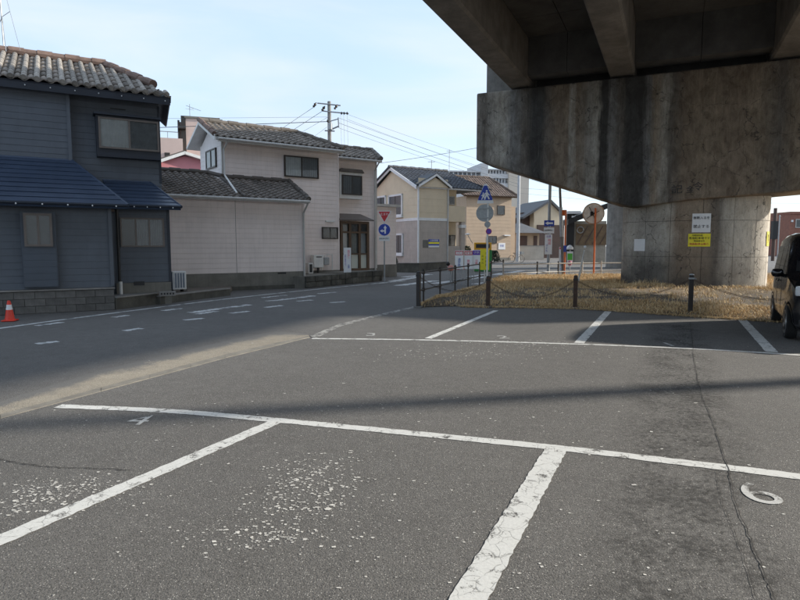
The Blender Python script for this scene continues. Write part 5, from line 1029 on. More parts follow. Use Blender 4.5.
# windows of the left facade
def side_window(pa, pb, ya_, yb_, panes=2):
    y0, y1 = side_y(pb), side_y(pa); z1, z0 = side_z((pa + pb) / 2, ya_), side_z((pa + pb) / 2, yb_); g = MB()
    for (a, b, c, d) in ((y0, y1, z0, z0 + .12), (y0, y1, z1 - .12, z1), (y0, y0 + .12, z0, z1), (y1 - .12, y1, z0, z1)): g.box(-.09, -.014, a, b, c, d)
    g = g.build('window', M_WHITE, ah); MB().box(-.03, -.016, y0 + .1, y1 - .1, z0 + .1, z1 - .1).build('interior', M_CURTD, g); n = panes; L = (y1 - y0 - .24) / n
    for i in range(n): a = y0 + .12 + i * L; MB().add([(-.06, a + .02, z0 + .12), (-.06, a + L - .02, z0 + .12), (-.06, a + L - .02, z1 - .12), (-.06, a + .02, z1 - .12)], [(0, 3, 2, 1)]).build('pane', M_GLASS, g); MB().box(-.075, -.05, a - .02, a + .02, z0 + .12, z1 - .12).build('mullion', M_BRONZE, g)
    MB().box(-.16, -.014, y0 - .05, y1 + .05, z0 - .1, z0 - .003).build('sill', M_WHITE, g)
side_window(389, 403, 194.5, 216.5); side_window(394.5, 403.5, 233.5, 254.5); side_window(377, 386.5, 196, 209)
# recessed bay with balcony on the right
R1 = FA.pl(465, 230, 0)[0]; MB().box(W + .001, R1, 1.0, D * .6, 0, ze).build('recess_wall', M_CREAM, ah); MB().box(W + .06, R1, -.02, .998, zb - .1, FA.pl(455, 206, 0)[1]).build('balcony', M_CREAM, ah); p0_ = FA.pl(461.5, 230, 0)[0]; MB().box(p0_, R1, .0, .3, 0, zb - .103).build('pier', M_GTILE, ah); MB().box(p0_ - .05, R1 + .05, -.06, .35, zb - .5, zb - .3).build('pier_band', M_WHITE, ah)
a = FA.pl(448.5, 196, .99); b2 = FA.pl(454.5, 205, .99); window(ah, a[0], b2[0], b2[1], a[1], .995, M_ALU, 1, .05, .05); a = FA.pl(448.5, 235, .99); b2 = FA.pl(455, 246, .99); window(ah, a[0], b2[0], b2[1], a[1], .995, M_BRONZE, 1, .05, .05); MB().box(W + .04, p0_, .1, .2, 0, FA.pl(455, 246, 0)[1]).build('porch_wall', M_GTILE, ah)
# blue and yellow company board
a = FA.pl(428.6, 239.2, -.03); b2 = FA.pl(439, 247.3, -.03); w0 = FA.w(((a[0] + b2[0]) / 2, -.02, b2[1])); t = thing('wall_board', 'blue, yellow and white striped board on the grey apartment wall', 'sign', w0, FA.th); w, h = b2[0] - a[0], a[1] - b2[1]
for i, (m_, z0, z1) in enumerate(((M_BLUE, .66, 1), (M_YEL, .42, .66), (M_BLUE, .22, .42), (M_SIGNW, 0, .22))): MB().box(-w / 2, w / 2, -.03, 0, z0 * h, z1 * h - .002).build('stripe', m_, t)
text('入居者募集', w * .16, M_SIGNW, t, (0, -.034, h * .83)); MB().box(-w / 2 - 5.5 / 10.4 * w, -w / 2 - .05 * w, -.012, -.002, -.05 * h, .9 * h).build('faded_patch', M_FOUND, t)

# ---------------------------------------------------------------- tan house beyond
M_TAN = mk('tan siding', (.46, .35, .25), .12, 1, .75, .05, streak=.15); M_TILEW = mk('warm brown roof tile', (.21, .155, .125), .35, 3, .75, .2, tint=True)
FT = Frame(PY(466, 250, 60), 22); th_ = thing('tan_house', 'tan two-storey house with brown tiled roof behind the warning sign', 'house', FT.O, FT.th)
W = FT.pl(511, 230, 0)[0]; ze = FT.pl(490, 196.5, 0)[1]; MB().box(0, W, .01, 6, 0, ze).build('wall', M_TAN, th_); siding('siding', th_, M_TAN, 0, W, 0.3, ze, 0, .35, .012); MB().box(W, W + .9, .6, 6, 0, ze - .9).build('side_wing', M_TAN, th_)
zr = FT.pl(470, 177, 3)[1]; rf = slab('roof', th_, M_BROWN, ((-.5, -.5, ze), (W + .5, -.5, ze), (W - 1.0, 3, zr), (-2.2, 3, zr)), .12); tiles('roof_tiles', rf, M_TILEW, (-.5, -.5, ze + .02), (W + .5, -.5, ze + .02), (-2.2, 3, zr + .02), (W - 1.0, 3, zr + .02), .3, .3, .045, .03); slab('roof_end', rf, M_TILEW, ((W + .5, -.5, ze), (W + .5, 6.5, ze), (W - 1, 3.01, zr), (W - 1, 3, zr)), .04); ridge(rf, M_TILEW, [(-2.2, 3, zr), (W - 1, 3, zr), (W + .5, -.5, ze + .05)], .12)
for (a0, a1, b0, b1) in ((497, 504.5, 205.5, 215), (488.5, 496.5, 236, 243.5)): a = FT.pl(a0, b0, 0); b2 = FT.pl(a1, b1, 0); window(th_, a[0], b2[0], b2[1], a[1], -.013, M_BRONZE, 2 if b0 > 220 else 1, .06, .06)
a = FT.pl(498.3, 243, 0); b2 = FT.pl(505, 249.5, 0); w0 = FT.w(((a[0] + b2[0]) / 2, -.013, b2[1])); t = thing('wall_notice', 'white paper notice on the tan house wall', 'notice', w0, FT.th); w, h = b2[0] - a[0], a[1] - b2[1]; MB().box(-w / 2, w / 2, -.03, 0, 0, h).build('sheet', M_SIGNW, t); text('空室', w * .3, M_BLUE, t, (0, -.034, h * .55))
MB().box(-.02, W, -.04, .011, 0, .3).build('foundation', M_FOUND, th_); MB().box(W - .9, W - .2, -.25, -.013, FT.pl(512, 236, 0)[1], FT.pl(512, 236, 0)[1] + .12).build('lamp_hood', M_WHITE, th_)

# ---------------------------------------------------------------- far apartment tower block
M_HIW = mk('pale block concrete', (.56, .56, .57), .1, .2, .8, 0); M_HIC = mk('cream block wall', (.60, .53, .45), .08, .2, .8, 0); M_HIB = mk('balcony recess', (.30, .32, .35), .3, .6, .8, 0)
FH = Frame(PY(449, 246, 170), 12); hh_ = thing('apartment_block', 'far pale multi-storey apartment block above the tan roof', 'apartment block', FH.O, FH.th)
xs = [FH.pl(p, 200, 0)[0] for p in (449, 480, 487, 507.5, 527.5)]; zt2 = FH.pl(470, 171, 0)[1]; zt3 = FH.pl(497, 169, 0)[1]; zt4 = FH.pl(518, 172, 0)[1]
MB().box(xs[0], xs[1], .8, 12, 0, zt2).build('left_wing', M_HIB, hh_); MB().box(xs[1], xs[2], -.6, 12, 0, FH.pl(484, 163.5, 0)[1]).build('stair_tower', M_HIW, hh_); MB().box(xs[2], xs[3], .8, 12, 0, zt3).build('middle_wing', M_HIB, hh_); MB().box(xs[3], xs[4], -.8, 12, 0, zt4).build('end_wall', M_HIC, hh_)
for (a, b, zz) in ((xs[0], xs[1], zt2), (xs[2], xs[3], zt3)):
    n = 9; fh = zz / n
    for i in range(n): MB().box(a, b - .01, -.2, .79, i * fh, i * fh + 1.25).build('balcony', M_HIW, hh_)
    MB().box(a, b - .01, -.2, .79, zz - .35, zz).build('roof_edge', M_HIW, hh_); k = 7
    for j in range(1, k): x = a + (b - a) * j / k; MB().box(x - .12, x + .12, .05, .78, 0, zz - .36).build('party_wall', M_HIW, hh_)

# ---------------------------------------------------------------- houses past the crossing
M_DBR = mk('dark brown siding', (.085, .052, .042), .25, 1.5, .75, .05); M_SLATE = mk('grey slate roof', (.105, .108, .115), .25, 1.5, .7, .1)
FG = Frame(PY(527, 250, 74), 14); gh = thing('gabled_house', 'cream gabled house with grey roof and dark brown lower wall', 'house', FG.O, FG.th); pz = lambda px, py, y=0: FG.pl(px, py, y)
g = [pz(534, 256), pz(562, 256), pz(562, 214.5), pz(549, 201), pz(534, 211)]; MB().prismy([(g[0][0], 0), (g[1][0], 0)] + [tuple(q) for q in g[2:]], 0, 7).build('wall', M_CREAM, gh); MB().box(pz(526, 240)[0], g[0][0], 1.2, 7, 0, pz(530, 212)[1]).build('side_wall', M_DBR, gh)
a, b2, c = pz(532, 212.5), pz(549, 199.5), pz(563.5, 213.5)
slab('roof', gh, M_SLATE, ((a[0] - 1.5, -.5, a[1] - .6), (b2[0], -.5, b2[1]), (b2[0], 7.5, b2[1]), (a[0] - 1.5, 7.5, a[1] - .6)), .25); slab('roof', gh, M_SLATE, ((b2[0], -.5, b2[1]), (c[0], -.5, c[1]), (c[0], 7.5, c[1]), (b2[0], 7.5, b2[1])), .25)
MB().box(pz(536.5, 240)[0], pz(563, 240)[0], -.25, -.01, 0, pz(545, 225)[1]).build('brown_cladding', M_DBR, gh)
FS = Frame(PY(518, 250, 66), 10); sh = thing('small_house', 'low house with dark hipped roof and brown door panels past the crossing', 'house', FS.O, FS.th); z = FS.pl(530, 233, 0)[1]; x1 = FS.pl(541, 240, 0)[0]; MB().box(0, x1, .5, 5, 0, z).build('wall', M_TAN, sh)
m = MB(); ov = .5; zz = FS.pl(530, 223, 2)[1]; m.add([(-ov, -ov, z), (x1 + ov, -ov, z), (x1 + ov, 5.5, z), (-ov, 5.5, z), (.8, 2.5, zz), (x1 - 1.4, 2.5, zz)], [(0, 1, 5, 4), (1, 2, 5), (2, 3, 4, 5), (3, 0, 4), (0, 3, 2, 1)]).build('roof', M_SLATE, sh)
for a0, a1 in ((519, 527), (533.5, 537)): a = FS.pl(a0, 240, .49)[0]; b2 = FS.pl(a1, 240, .49)[0]; MB().box(a, b2, .43, .49, .2, z - .3).build('door_panel', M_DBR, sh)
t = thing('garden_wall', 'low pale rendered garden wall in front of the small dark-roofed house', 'wall', FS.w((0, -1.6, 0)), FS.th); x1 = FS.pl(544, 250, -1.6)[0]; zz = FS.pl(530, 246.2, -1.6)[1]; MB().box(-.6, x1, 0, .15, 0, zz).build('panel', mk('pale render', (.45, .41, .35), .2, 1, .85, .1, streak=.3), t); MB().box(-.65, x1 + .05, -.03, .18, zz + .002, zz + .08).build('coping', M_CONC, t)
# dark shed behind the mirror
FD = Frame(PY(567, 255, 50), -6); dh = thing('dark_shed', 'dark framed shed with ochre lattice and pale lower wall behind the mirror', 'shed', FD.O, FD.th); q = lambda px, py: FD.pl(px, py, 0)
x1 = q(606, 240)[0]; MB().box(q(574, 240)[0], x1, .05, 4, 0, q(590, 221)[1]).build('wall', mk('pale shed board', (.33, .30, .25), .3, 1.5, .85, .1), dh); MB().box(q(566.5, 240)[0], q(573.8, 240)[0], -.1, .5, 0, q(570, 212)[1]).build('corner_post', M_BLACK, dh)
MB().box(q(576, 230)[0], x1 + .02, -.02, .045, q(590, 245)[1], q(590, 224)[1]).build('lattice_panel', mk('ochre board', (.17, .115, .065), .4, 2, .8, .1), dh); 
for i in range(4): x = q(577 + i * 7.5, 235)[0]; MB().add([(x, -.05, q(580, 244)[1]), (x + .08, -.05, q(580, 244)[1]), (x + .9, -.05, q(580, 226)[1]), (x + .82, -.05, q(580, 226)[1])], [(0, 1, 2, 3)]).build('lattice_strip', M_DBR, dh)
a, b2 = q(567, 225), q(606, 209); MB().add([(a[0], -.5, a[1]), (b2[0], -.5, b2[1]), (b2[0], -.5, b2[1] + .45), (a[0], -.5, a[1] + .45), (a[0], 4, a[1]), (b2[0], 4, b2[1]), (b2[0], 4, b2[1] + .45), (a[0], 4, a[1] + .45)], [(0, 1, 2, 3), (7, 6, 5, 4), (3, 2, 6, 7), (0, 4, 5, 1), (1, 5, 6, 2), (0, 3, 7, 4)]).build('roof', M_BLACK, dh)
MB().tube([(q(580, 232)[0] + .26 * math.cos(i * math.pi / 12), -.12, q(580, 230)[1] + .26 * math.sin(i * math.pi / 12)) for i in range(25)], .05, 6).build('wheel_ornament', M_CONC, dh); MB().box(q(571, 230)[0], q(574.5, 230)[0], -.3, -.11, q(572, 220)[1], q(572, 216)[1]).build('white_lamp', M_WHITE, dh); a, b2 = q(566.8, 214), q(580, 214); MB().box(a[0], b2[0], -.4, 3, a[1], a[1] + .22).build('canopy', M_HIW, dh)
# buildings past the right side of the pier
FR = Frame(PY(786, 246, 88), 0); t = thing('brick_building', 'red brown brick building behind the parked car', 'building', FR.O, 0); z = FR.pl(795, 214, 0)[1]; M_BRK = mk('red brown brick', (.27, .12, .085), .25, 3, .85, .2); MB().box(FR.pl(789.5, 230, 0)[0], 22, 0, 8, 0, z).build('wall', M_BRK, t); a = FR.pl(795.5, 219, 0); window(t, a[0], a[0] + 2.4, a[1] - 1.3, a[1], -.001, M_ALU, 2, .12, .1); MB().box(FR.pl(791, 221, 0)[0], FR.pl(792.5, 221, 0)[0], -.2, -.01, FR.pl(790, 222, 0)[1], FR.pl(790, 220, 0)[1]).build('lamp', M_WHITE, t); MB().box(FR.pl(789, 230, 0)[0], 22.2, -.15, 8, z + .002, z + .35).build('roof_edge', M_BRK, t)
FQ = Frame(PY(777, 246, 120), 0); t = thing('pale_shop', 'pale blue-grey shop with red lettering seen beyond the pier', 'shop', FQ.O, 0); z = FQ.pl(785, 226, 0)[1]; x1 = FQ.pl(793, 226, 0)[0]; MB().box(0, x1, 0, 8, 0, z).build('wall', mk('pale blue cladding', (.50, .55, .60), .1, .5, .7, 0), t); MB().box(.2, x1 - .5, -.06, -.01, 1.2, 2.6).build('shop_window', M_HIB, t); text('スーパー', 1.3, M_RED, t, (x1 * .62, -.08, FQ.pl(785, 234.5, 0)[1])); MB().box(-.2, x1 + .2, -.3, 8, z + .002, z + .5).build('parapet', M_HIW, t)
p = PY(773.2, 250, 60); t = thing('dark_column', 'dark post standing right behind the edge of the pier', 'post', (p.x, p.y, 0)); MB().tube([(0, 0, -.1), (0, 0, 5.3)], .16, 12).build('shaft', M_DBR, t); MB().box(-.25, .25, -.2, .2, 2.2, 4).build('box', M_BLACK, t)
p = PY(777.8, 250, 75); t = thing('thin_pole', 'thin grey pole beside the pale shop', 'pole', (p.x, p.y, 0)); MB().tube([(0, 0, -.1), (0, 0, 5.2)], .07, 8).build('shaft', M_GREYP, t); MB().lathe([(.07, 5.2), (.11, 5.25), (.02, 5.4)], 10).build('cap', M_GREYP, t)

# ---------------------------------------------------------------- roofs behind the beige house
M_PINKW = mk('pale pink render', (.60, .47, .42), .1, .6, .8, .05); M_ROSE = mk('rose wall', (.62, .25, .27), .1, 1, .75, .05)
FP = Frame(PY(163, 200, 46), 20); t = thing('pink_building', 'pale pink flat-roofed building block behind the beige roofs', 'building', FP.O, FP.th); q = lambda px, py, y=0: FP.pl(px, py, y)
MB().box(-6, q(183, 150)[0], 0, 6, 0, q(170, 138)[1]).build('lower_block', M_PINKW, t); x0 = q(186, 130)[0]; x1 = q(219.5, 130)[0]; z = q(203, 116.5)[1]; MB().box(x0, x1, 1, 7, 0, z).build('upper_block', M_PINKW, t); MB().box(x0 - .35, x0 - .003, .95, 6, 0, z + .15).build('dark_edge', M_BRONZE, t); MB().box(x1 + .003, x1 + .3, .95, 6, 3, z + .05).build('dark_edge', M_BRONZE, t)
MB().box(x0 - .1, x1 + .1, .9, 7, z + .003, z + .15).build('roof_edge', M_FOUND, t); MB().box(q(179.5, 130)[0], q(185.5, 130)[0] - .3, 1.4, 5, 3, q(182, 118.5)[1]).build('stair_block', M_PINKW, t); MB().box(q(179, 130)[0] - .1, q(179.8, 130)[0], 1.2, 5, 3, q(182, 118.5)[1] + .1).build('dark_edge', M_BRONZE, t)
a = q(181, 135); MB().box(q(178, 130)[0], q(186, 130)[0], .5, 1.3, a[1] + .6, a[1] + .8).build('porch_roof', M_BRONZE, t); zr = q(170, 131.5)[1]; zl_ = q(170, 138)[1]
for i in range(8): x = -4 + i * (q(178, 135)[0] + 4) / 7; MB().box(x - .02, x + .02, .1, .14, zl_, zr).build('railing_post', M_STEEL, t)
MB().box(-4, q(178, 135)[0], .1, .14, zr - .03, zr + .03).build('handrail', M_STEEL, t); a = q(164.5, 152.5); b2 = q(170, 157); MB().box(a[0], b2[0], -.05, -.01, b2[1], a[1]).build('small_window', M_BRONZE, t)
aw = FP.w((x0 + .35, 2, z + .15)); s_ = thing('roof_aerial', 'small television aerial on the pale pink block', 'aerial', aw); MB().tube([(0, 0, 0), (0, 0, 1.15)], .025, 6).build('mast', M_STEEL, s_); MB().tube([(-.3, 0, 1.05), (.9, 0, .62)], .018, 5).tube([(-.25, -.25, .75), (.25, .25, .75)], .015, 5).tube([(.15, -.2, .8), (.3, .2, .85)], .012, 5).build('rods', M_STEEL, s_)
FO = Frame(PY(163, 200, 38), 28); t = thing('rose_house', 'rose pink gabled house end peeping over the low brown roof', 'house', FO.O, FO.th); q = lambda px, py: FO.pl(px, py, 0); a, b2, c = q(152, 163), q(184, 152), q(210, 160)
MB().prismy([(a[0], 0), (c[0], 0), (c[0], c[1] - .1), (b2[0], b2[1] - .25), (a[0], a[1] - .1)], 0, 6).build('wall', M_ROSE, t); slab('roof', t, M_WPLAST, ((a[0] - .3, -.4, a[1] - .1), (b2[0], -.4, b2[1]), (b2[0], 6, b2[1]), (a[0] - .3, 6, a[1] - .1)), .18); slab('roof', t, M_WPLAST, ((b2[0], -.4, b2[1]), (c[0] + .3, -.4, c[1] - .1), (c[0] + .3, 6, c[1] - .1), (b2[0], 6, b2[1])), .18); slab('roof_tiles', t, M_TILEB, ((a[0] - .35, -.2, a[1] - .02), (b2[0], -.2, b2[1] + .09), (b2[0], 6, b2[1] + .09), (a[0] - .35, 6, a[1] - .02)), .07)

# ---------------------------------------------------------------- utility pole and wires
p = PY(329.5, 130, 45); UP = thing('utility_pole', 'concrete utility pole with crossarms rising behind the beige roof', 'utility pole', (p.x, p.y, 0)); Z = lambda py: PY(329, py, 45).z; Xp = lambda px: PY(px, 130, 45).x - p.x
MB().tube([(0, 0, -.1), (.0, 0, Z(101.5))], .20, 14, .13).build('shaft', M_CONC, UP)
for (x0, z0, x1, z1, r) in ((318, 103.6, 341, 106, .05), (331, 112.3, 349, 114, .05), (323, 111.4, 331, 112.4, .045), (329, 122, 338, 119.5, .04), (329, 131, 339, 126.5, .06), (325, 131, 335, 131.5, .05)): MB().tube([(Xp(x0), -.15, Z(z0)), (Xp(x1), -.15, Z(z1))], r, 8).build('crossarm', M_STEEL, UP)
for (x, z) in ((315.5, 105.5), (324, 109), (336.5, 107.5), (342, 113.8), (344.5, 113.9), (347.5, 113.9), (328, 121.5)):
    big = x < 340 and z < 115; MB().lathe([(.03, -.22), (.10, -.14), (.06, -.05), (.12, .05), (.05, .15), (.02, .22)] if big else [(.03, -.1), (.07, 0), (.03, .1)], 10, Matrix.Translation((Xp(x), -.2, Z(z))) @ Matrix.Rotation(R(35 if big else 0), 4, 'Y')).build('insulator', M_BRONZE if big else M_BLACK, UP)
MB().lathe([(.03, 0), (.16, .05), (.16, .5), (.03, .55)], 12, Matrix.Translation((.1, -.3, Z(131)))).build('cable_box', M_STEEL, UP)
for x in (341, 344, 347.5): MB().tube([(Xp(x), -.15, Z(114)), (Xp(x) + .05, -.15, Z(147))], .012, 5).build('drop_wire', M_STEEL, UP)
MB().tube([(Xp(338.5), -.15, Z(118)), (Xp(339), -.15, Z(128))], .05, 6).build('spacer', M_STEEL, UP)
p2 = PY(518.6, 200, 57); U2 = thing('utility_pole', 'pale steel pole standing right of the tan house', 'utility pole', (p2.x, p2.y, 0)); MB().tube([(0, 0, -.1), (0, 0, 11)], .17, 14, .12).build('shaft', mk('pale pole paint', (.46, .48, .50), .15, 2, .6, .05), U2); MB().tube([(-.8, 0, 9.6), (.9, 0, 9.6)], .05, 8).build('crossarm', M_STEEL, U2)
wl = 'overhead wire '
def wire(lab, a, Ya, b, Yb, r=.016, sag=.0):
    r *= .75
    A, B = PY(a[0], a[1], Ya), PY(b[0], b[1], Yb); n = 14; pts = [A.lerp(B, i / n) - Vector((0, 0, 4 * sag * (i / n) * (1 - i / n))) for i in range(n + 1)]
    o = MB().tube([q - A for q in pts], r, 5).build('overhead_wire', M_WIRE); o.location = A; tag(o, lab, 'wire', 'overhead wires')
wire('overhead wire from the left insulator sloping down behind the beige roof', (315.5, 106), 45, (262, 142), 42, .022); wire('overhead wire from the second insulator sloping down to the left', (324, 110), 45, (250, 158), 42, .022)
wire('thick cable running left from the pole past the pink block', (329, 121.5), 45, (60, 131), 46, .035); wire('thin cable running level behind the pink block', (327, 117), 45, (60, 119.5), 48, .012)
wire('lower left wire slanting from the pole below the second insulator', (328, 117), 45, (268, 152), 42, .014); wire('steep short wire from the pole foot to the roof', (327, 127), 45, (300, 147), 42, .014)
for i, (ya, yb, r) in enumerate(((118, 178, .014), (123, 184, .02), (128, 187, .014), (114.5, 171, .012), (119.5, 180.5, .012))): wire(('topmost but one', 'thickest middle', 'lowest', 'topmost', 'second')[i] + ' of the wires fanning right from the pole', (339 if i < 3 else 348, ya), 45, (518, yb), 57, r, .15)
wire('near service wire rising right from the beige wing to the viaduct', (377, 163.5), 28.5, (500, 143.5), 27, .012, .05)
wire('wire crossing the gap below the cap beside the grey pole', (518.5, 176), 57, (640, 212), 70, .016); wire('second wire crossing the sky gap under the cap', (518.5, 188), 57, (640, 196), 70, .016)
wire('lower wire over the gabled house', (518.5, 193), 57, (640, 205), 70, .014); wire('wire crossing the sky to the right of the pier', (740, 203), 80, (860, 203.5), 80, .03)
for (x, y0, y1, Y, lab) in ((449.2, 149.5, 178, 62, 'thin vertical aerial mast above the tan roof'), (431.5, 160, 172, 50, 'short aerial rod on the cream apartment ridge')):
    a = PY(x, y1, Y); b2 = PY(x, y0, Y); t = thing('roof_aerial', lab, 'aerial', a); MB().tube([(0, 0, -.2), (0, 0, b2.z - a.z)], .03, 6).build('mast', M_STEEL, t); MB().tube([(-.3, 0, b2.z - a.z - .15), (.3, 0, b2.z - a.z - .15)], .02, 5).build('rods', M_STEEL, t)
# bicycle by the tan house and shrub by the apartment
p = G(516.5, 262); p = PY(516.5, 255, 54); t = thing('bicycle', 'dark bicycle parked beside the tan house wall', 'bicycle', (p.x, p.y, 0), R(20))
def wheel(x): 
    m = MB()
    for i in range(16): a0, a1 = 2 * math.pi * i / 16, 2 * math.pi * (i + 1) / 16; m.tube([(x + .32 * math.cos(a0), 0, .33 + .32 * math.sin(a0)), (x + .32 * math.cos(a1), 0, .33 + .32 * math.sin(a1))], .02, 6)
    m.build('wheel', M_BLACK, t)
wheel(-.52); wheel(.52); MB().tube([(-.52, 0, .33), (-.1, 0, .3), (.35, 0, .75), (-.2, 0, .78), (-.1, 0, .3)], .02, 6).tube([(.52, 0, .33), (.35, 0, .95)], .02, 6).tube([(-.52, 0, .33), (-.2, 0, .78)], .015, 6).build('frame', M_GREYP, t); MB().tube([(.35, -.25, 1.0), (.38, 0, .96), (.35, .25, 1.0)], .016, 6).build('handlebar', M_STEEL, t); MB().box(-.35, -.1, -.07, .07, .82, .88).build('saddle', M_BLACK, t, bevel=.02); MB().box(.42, .72, -.16, .16, .75, .98).build('basket', M_STEEL, t)
def shrub(px, py, Y, h, w, lab):
    p = PY(px, py, Y); t = thing('shrub', lab, 'shrub', (p.x, p.y, 0)); rnd = random.Random(int(px)); m = MB()
    for _ in range(900):
        a = rnd.random() * 6.28; r = w * math.sqrt(rnd.random()) * .5; z = h * (.15 + .85 * rnd.random()); r *= 1 - .5 * (z / h) ** 2; c = Vector((r * math.cos(a), r * math.sin(a), z)); d = Vector((rnd.gauss(0, 1), rnd.gauss(0, 1), rnd.gauss(0, 1))).normalized() * .07; e = d.cross(Vector((rnd.gauss(0, 1), rnd.gauss(0, 1), rnd.gauss(0, 1)))).normalized() * .035
        m.add([c - d, c + e, c + d, c - e], [(0, 1, 2, 3)])
    stuff(m.build('foliage', mk('dark shrub leaves', (.03, .045, .025), .5, 6, .7, 0), t)); MB().tube([(0, 0, -.05), (0, 0, h * .6)], .03, 6).build('stem', M_DBR, t)
shrub(466, 262, 43, 1.5, 1.1, 'dark shrub at the foot of the cream apartment recess'); shrub(494, 262, 52, 1.1, 1.2, 'low dark shrub right of the yellow cabinet'); shrub(393, 273, 37, .8, .8, 'small dark shrub at the beige annex corner')
# dark low wall along the apartment front
kerb_wall('kerb_wall', 'dark low wall along the foot of the cream apartment', [(396, 272.2), (419, 272.4), (447, 270.2)], .2, .5, M_KERBD, M_CONCD)
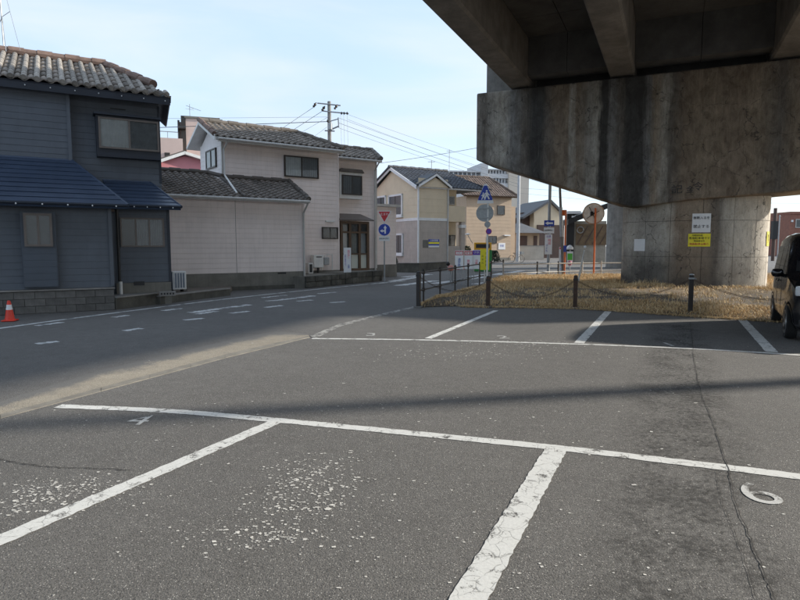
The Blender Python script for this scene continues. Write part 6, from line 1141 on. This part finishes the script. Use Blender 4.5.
# ---------------------------------------------------------------- parked black car at the right edge
def car():
    f = G(783.5, 338); r = G(770, 320); d = (r - f); d.z = 0; wb = 2.46; yaw = math.atan2(d.y, d.x)
    d.normalize(); side = Vector((d.y, -d.x, 0))            # towards the car's far flank (right of the picture)
    cen = f + d * (wb / 2) + side * .74
    # local x runs from tail (+) to nose (-): nose looks at the camera; local y points to the left of the picture flank
    t = thing('parked_car', 'black boxy small car parked nose first at the right edge', 'car', (cen.x, cen.y, 0), yaw)
    M_CAR = mk('black car paint', (.006, .006, .008), .2, 3, .24, 0, coat=.6); M_TYRE = mk('tyre rubber', (.012, .012, .012), .2, 8, .8, .2); M_RIM = mk('alloy', (.45, .46, .47), .15, 6, .35, 0, metal=.8); M_CG = glass('car glass', (.02, .022, .025), .03, .75)
    prof = [(-1.68, .22, .55), (-1.70, .45, .74), (-1.66, .80, .86), (-1.50, .92, .92), (-1.02, 1.02, 1.02), (-.98, 1.04, 1.05), (-.62, 1.50, 1.52), (-.40, 1.62, 1.63), (.5, 1.665, 1.665), (1.35, 1.62, 1.63), (1.58, 1.45, 1.5), (1.66, .95, 1.0), (1.70, .6, .6), (1.68, .25, .4)]
    # cross sections: roofline height along the length
    xs = [-1.70, -1.66, -1.58, -1.40, -1.10, -.95, -.75, -.55, -.35, 0, .5, 1.0, 1.35, 1.52, 1.62, 1.69]
    top = [.60, .82, .90, .96, 1.03, 1.10, 1.37, 1.59, 1.68, 1.72, 1.735, 1.72, 1.69, 1.58, 1.2, .7]
    hw = [.56, .64, .68, .71, .725, .73, .735, .735, .735, .735, .735, .735, .73, .72, .69, .62]
    m = MB(); n = 13; 
    for x, T, w in zip(xs, top, hw):
        belt = min(.98, T - .04); sec = [(w * .90, .20), (w * .985, .30), (w, .50), (w * .995, .72), (w * .975, belt)]
        tw = w * (.975 - .16 * max(0, (T - belt)) / .68); sec += [(tw + .03, T - .10 if T > 1.2 else (belt + T) / 2), (tw - .02, T - .035), (tw - .10, T)]
        full = [(-y, z) for y, z in sec][::1] ; ring = [(-y, z) for y, z in sec] + [(y, z) for y, z in reversed(sec)]
        for y, z in ring: m.v.append(Vector((x, y, z)))
    k = 16
    for i in range(len(xs) - 1):
        for j in range(k): m.f.append((i * k + j, i * k + (j + 1) % k, (i + 1) * k + (j + 1) % k, (i + 1) * k + j))
    m.f.append(tuple(range(k))); m.f.append(tuple(range((len(xs) - 1) * k, len(xs) * k)))
    body = m.build('body', M_CAR, t, smooth=True, fix=True); es = body.modifiers.new('edge', 'EDGE_SPLIT'); es.split_angle = R(40)
    SY = 1 if (Vector((-math.sin(yaw), math.cos(yaw), 0)).dot(-side) > 0) else -1
    for sy in (-1, 1):
        for (a, b, a2, b2) in ((-.86, -.36, -.52, -.30), (-.28, .42, -.24, .42), (.50, 1.38, .50, 1.30)):
            y0, y1 = sy * .728, sy * .640; MB().add([(a, y0, 1.0), (b, y0, 1.0), (b2, y1 + sy * .012, 1.50), (a2, y1 + sy * .012, 1.50)], [(0, 1, 2, 3)]).build('side_window', M_CG, t)
        for xw in (-wb / 2, wb / 2):
            Mx = Matrix.Translation((xw, sy * .66, .275)) @ Matrix.Rotation(R(90), 4, 'X'); MB().lathe([(.19, -.075), (.26, -.08), (.275, -.05), (.275, .05), (.26, .08), (.19, .075)], 32, Mx).build('wheel', M_TYRE, t); wv = t.children[-1] if False else None
            w_ = [o for o in t.children if o.name.startswith('wheel')][-1]
            MB().lathe([(.03, -.078), (.10, -.070), (.19, -.082), (.195, -.06), (.195, .06), (.19, .082), (.10, .070), (.03, .078)], 24, Mx).build('rim', M_RIM, w_)
            for q in range(7):
                a = 2 * math.pi * q / 7; s = MB(); yy = sy * .66 + sy * .084; c0, s0 = math.cos(a), math.sin(a); s.add([(xw + .11 * c0 - .022 * s0, yy, .275 + .11 * s0 + .022 * c0), (xw + .18 * c0 - .034 * s0, yy, .275 + .18 * s0 + .034 * c0), (xw + .18 * c0 + .034 * s0, yy, .275 + .18 * s0 - .034 * c0), (xw + .11 * c0 + .022 * s0, yy, .275 + .11 * s0 - .022 * c0)], [(0, 1, 2, 3)]).build('rim_slot', M_BLACK, w_)
            arch = MB()
            for q in range(12):
                a0, a1 = math.pi * (-.08 + 1.16 * q / 12), math.pi * (-.08 + 1.16 * (q + 1) / 12); P = []
                for aa in (a0, a1):
                    for rr in (.29, .335): P.append((xw + rr * math.cos(aa), sy * .742, .275 + rr * math.sin(aa)))
                arch.add(P, [(0, 1, 3, 2)])
            arch.build('wheel_arch', M_BLACK, t)
        MB().lathe([(.02, -.09), (.065, -.065), (.072, 0), (.065, .065), (.02, .09)], 14, Matrix.Translation((-.78, sy * .84, 1.05)) @ Matrix.Rotation(R(90), 4, 'X')).build('wing_mirror', M_CAR, t, smooth=True); MB().tube([(-.74, sy * .70, .99), (-.77, sy * .80, 1.02)], .03, 8).build('mirror_stalk', M_BLACK, t)
        MB().box(-1.685, -1.50, sy * .44 if sy > 0 else -.66, .66 if sy > 0 else -.44, .72, .88).build('headlight', mk('headlamp lens', (.62, .64, .66), .1, 6, .12, 0, coat=1), t, bevel=.03)
        for x in (-.32, .46): MB().box(x - .004, x + .004, sy * .7365 - .002, sy * .7365 + .002, .32, .96).build('door_gap', M_BLACK, t)
        for x in (.22, .62): MB().box(x - .08, x + .08, sy * .745 - .012, sy * .745 + .012, .86, .895).build('door_handle', M_CAR, t, bevel=.008)
        MB().box(-.86, 1.40, sy * .728 - .008, sy * .728 + .008, .985, 1.0).build('belt_trim', M_BLACK, t)
    MB().add([(-1.0, -.60, 1.09), (-1.0, .60, 1.09), (-.52, .54, 1.57), (-.52, -.54, 1.57)], [(0, 1, 2, 3)]).build('windscreen', M_CG, t); MB().box(-1.715, -1.68, -.42, .42, .42, .60).build('grille', M_BLACK, t, bevel=.01); MB().box(-1.725, -1.716, -.165, .165, .42, .56).build('number_plate', M_YEL, t); MB().box(-1.73, -1.66, -.60, .60, .24, .36).build('bumper', M_BLACK, t, bevel=.02)
    MB().add([(1.585, -.55, 1.05), (1.585, .55, 1.05), (1.50, .52, 1.52), (1.50, -.52, 1.52)], [(3, 2, 1, 0)]).build('rear_window', M_CG, t); MB().box(-1.45, 1.45, -.62, .62, .15, .21).build('underbody', M_BLACK, t)
car()
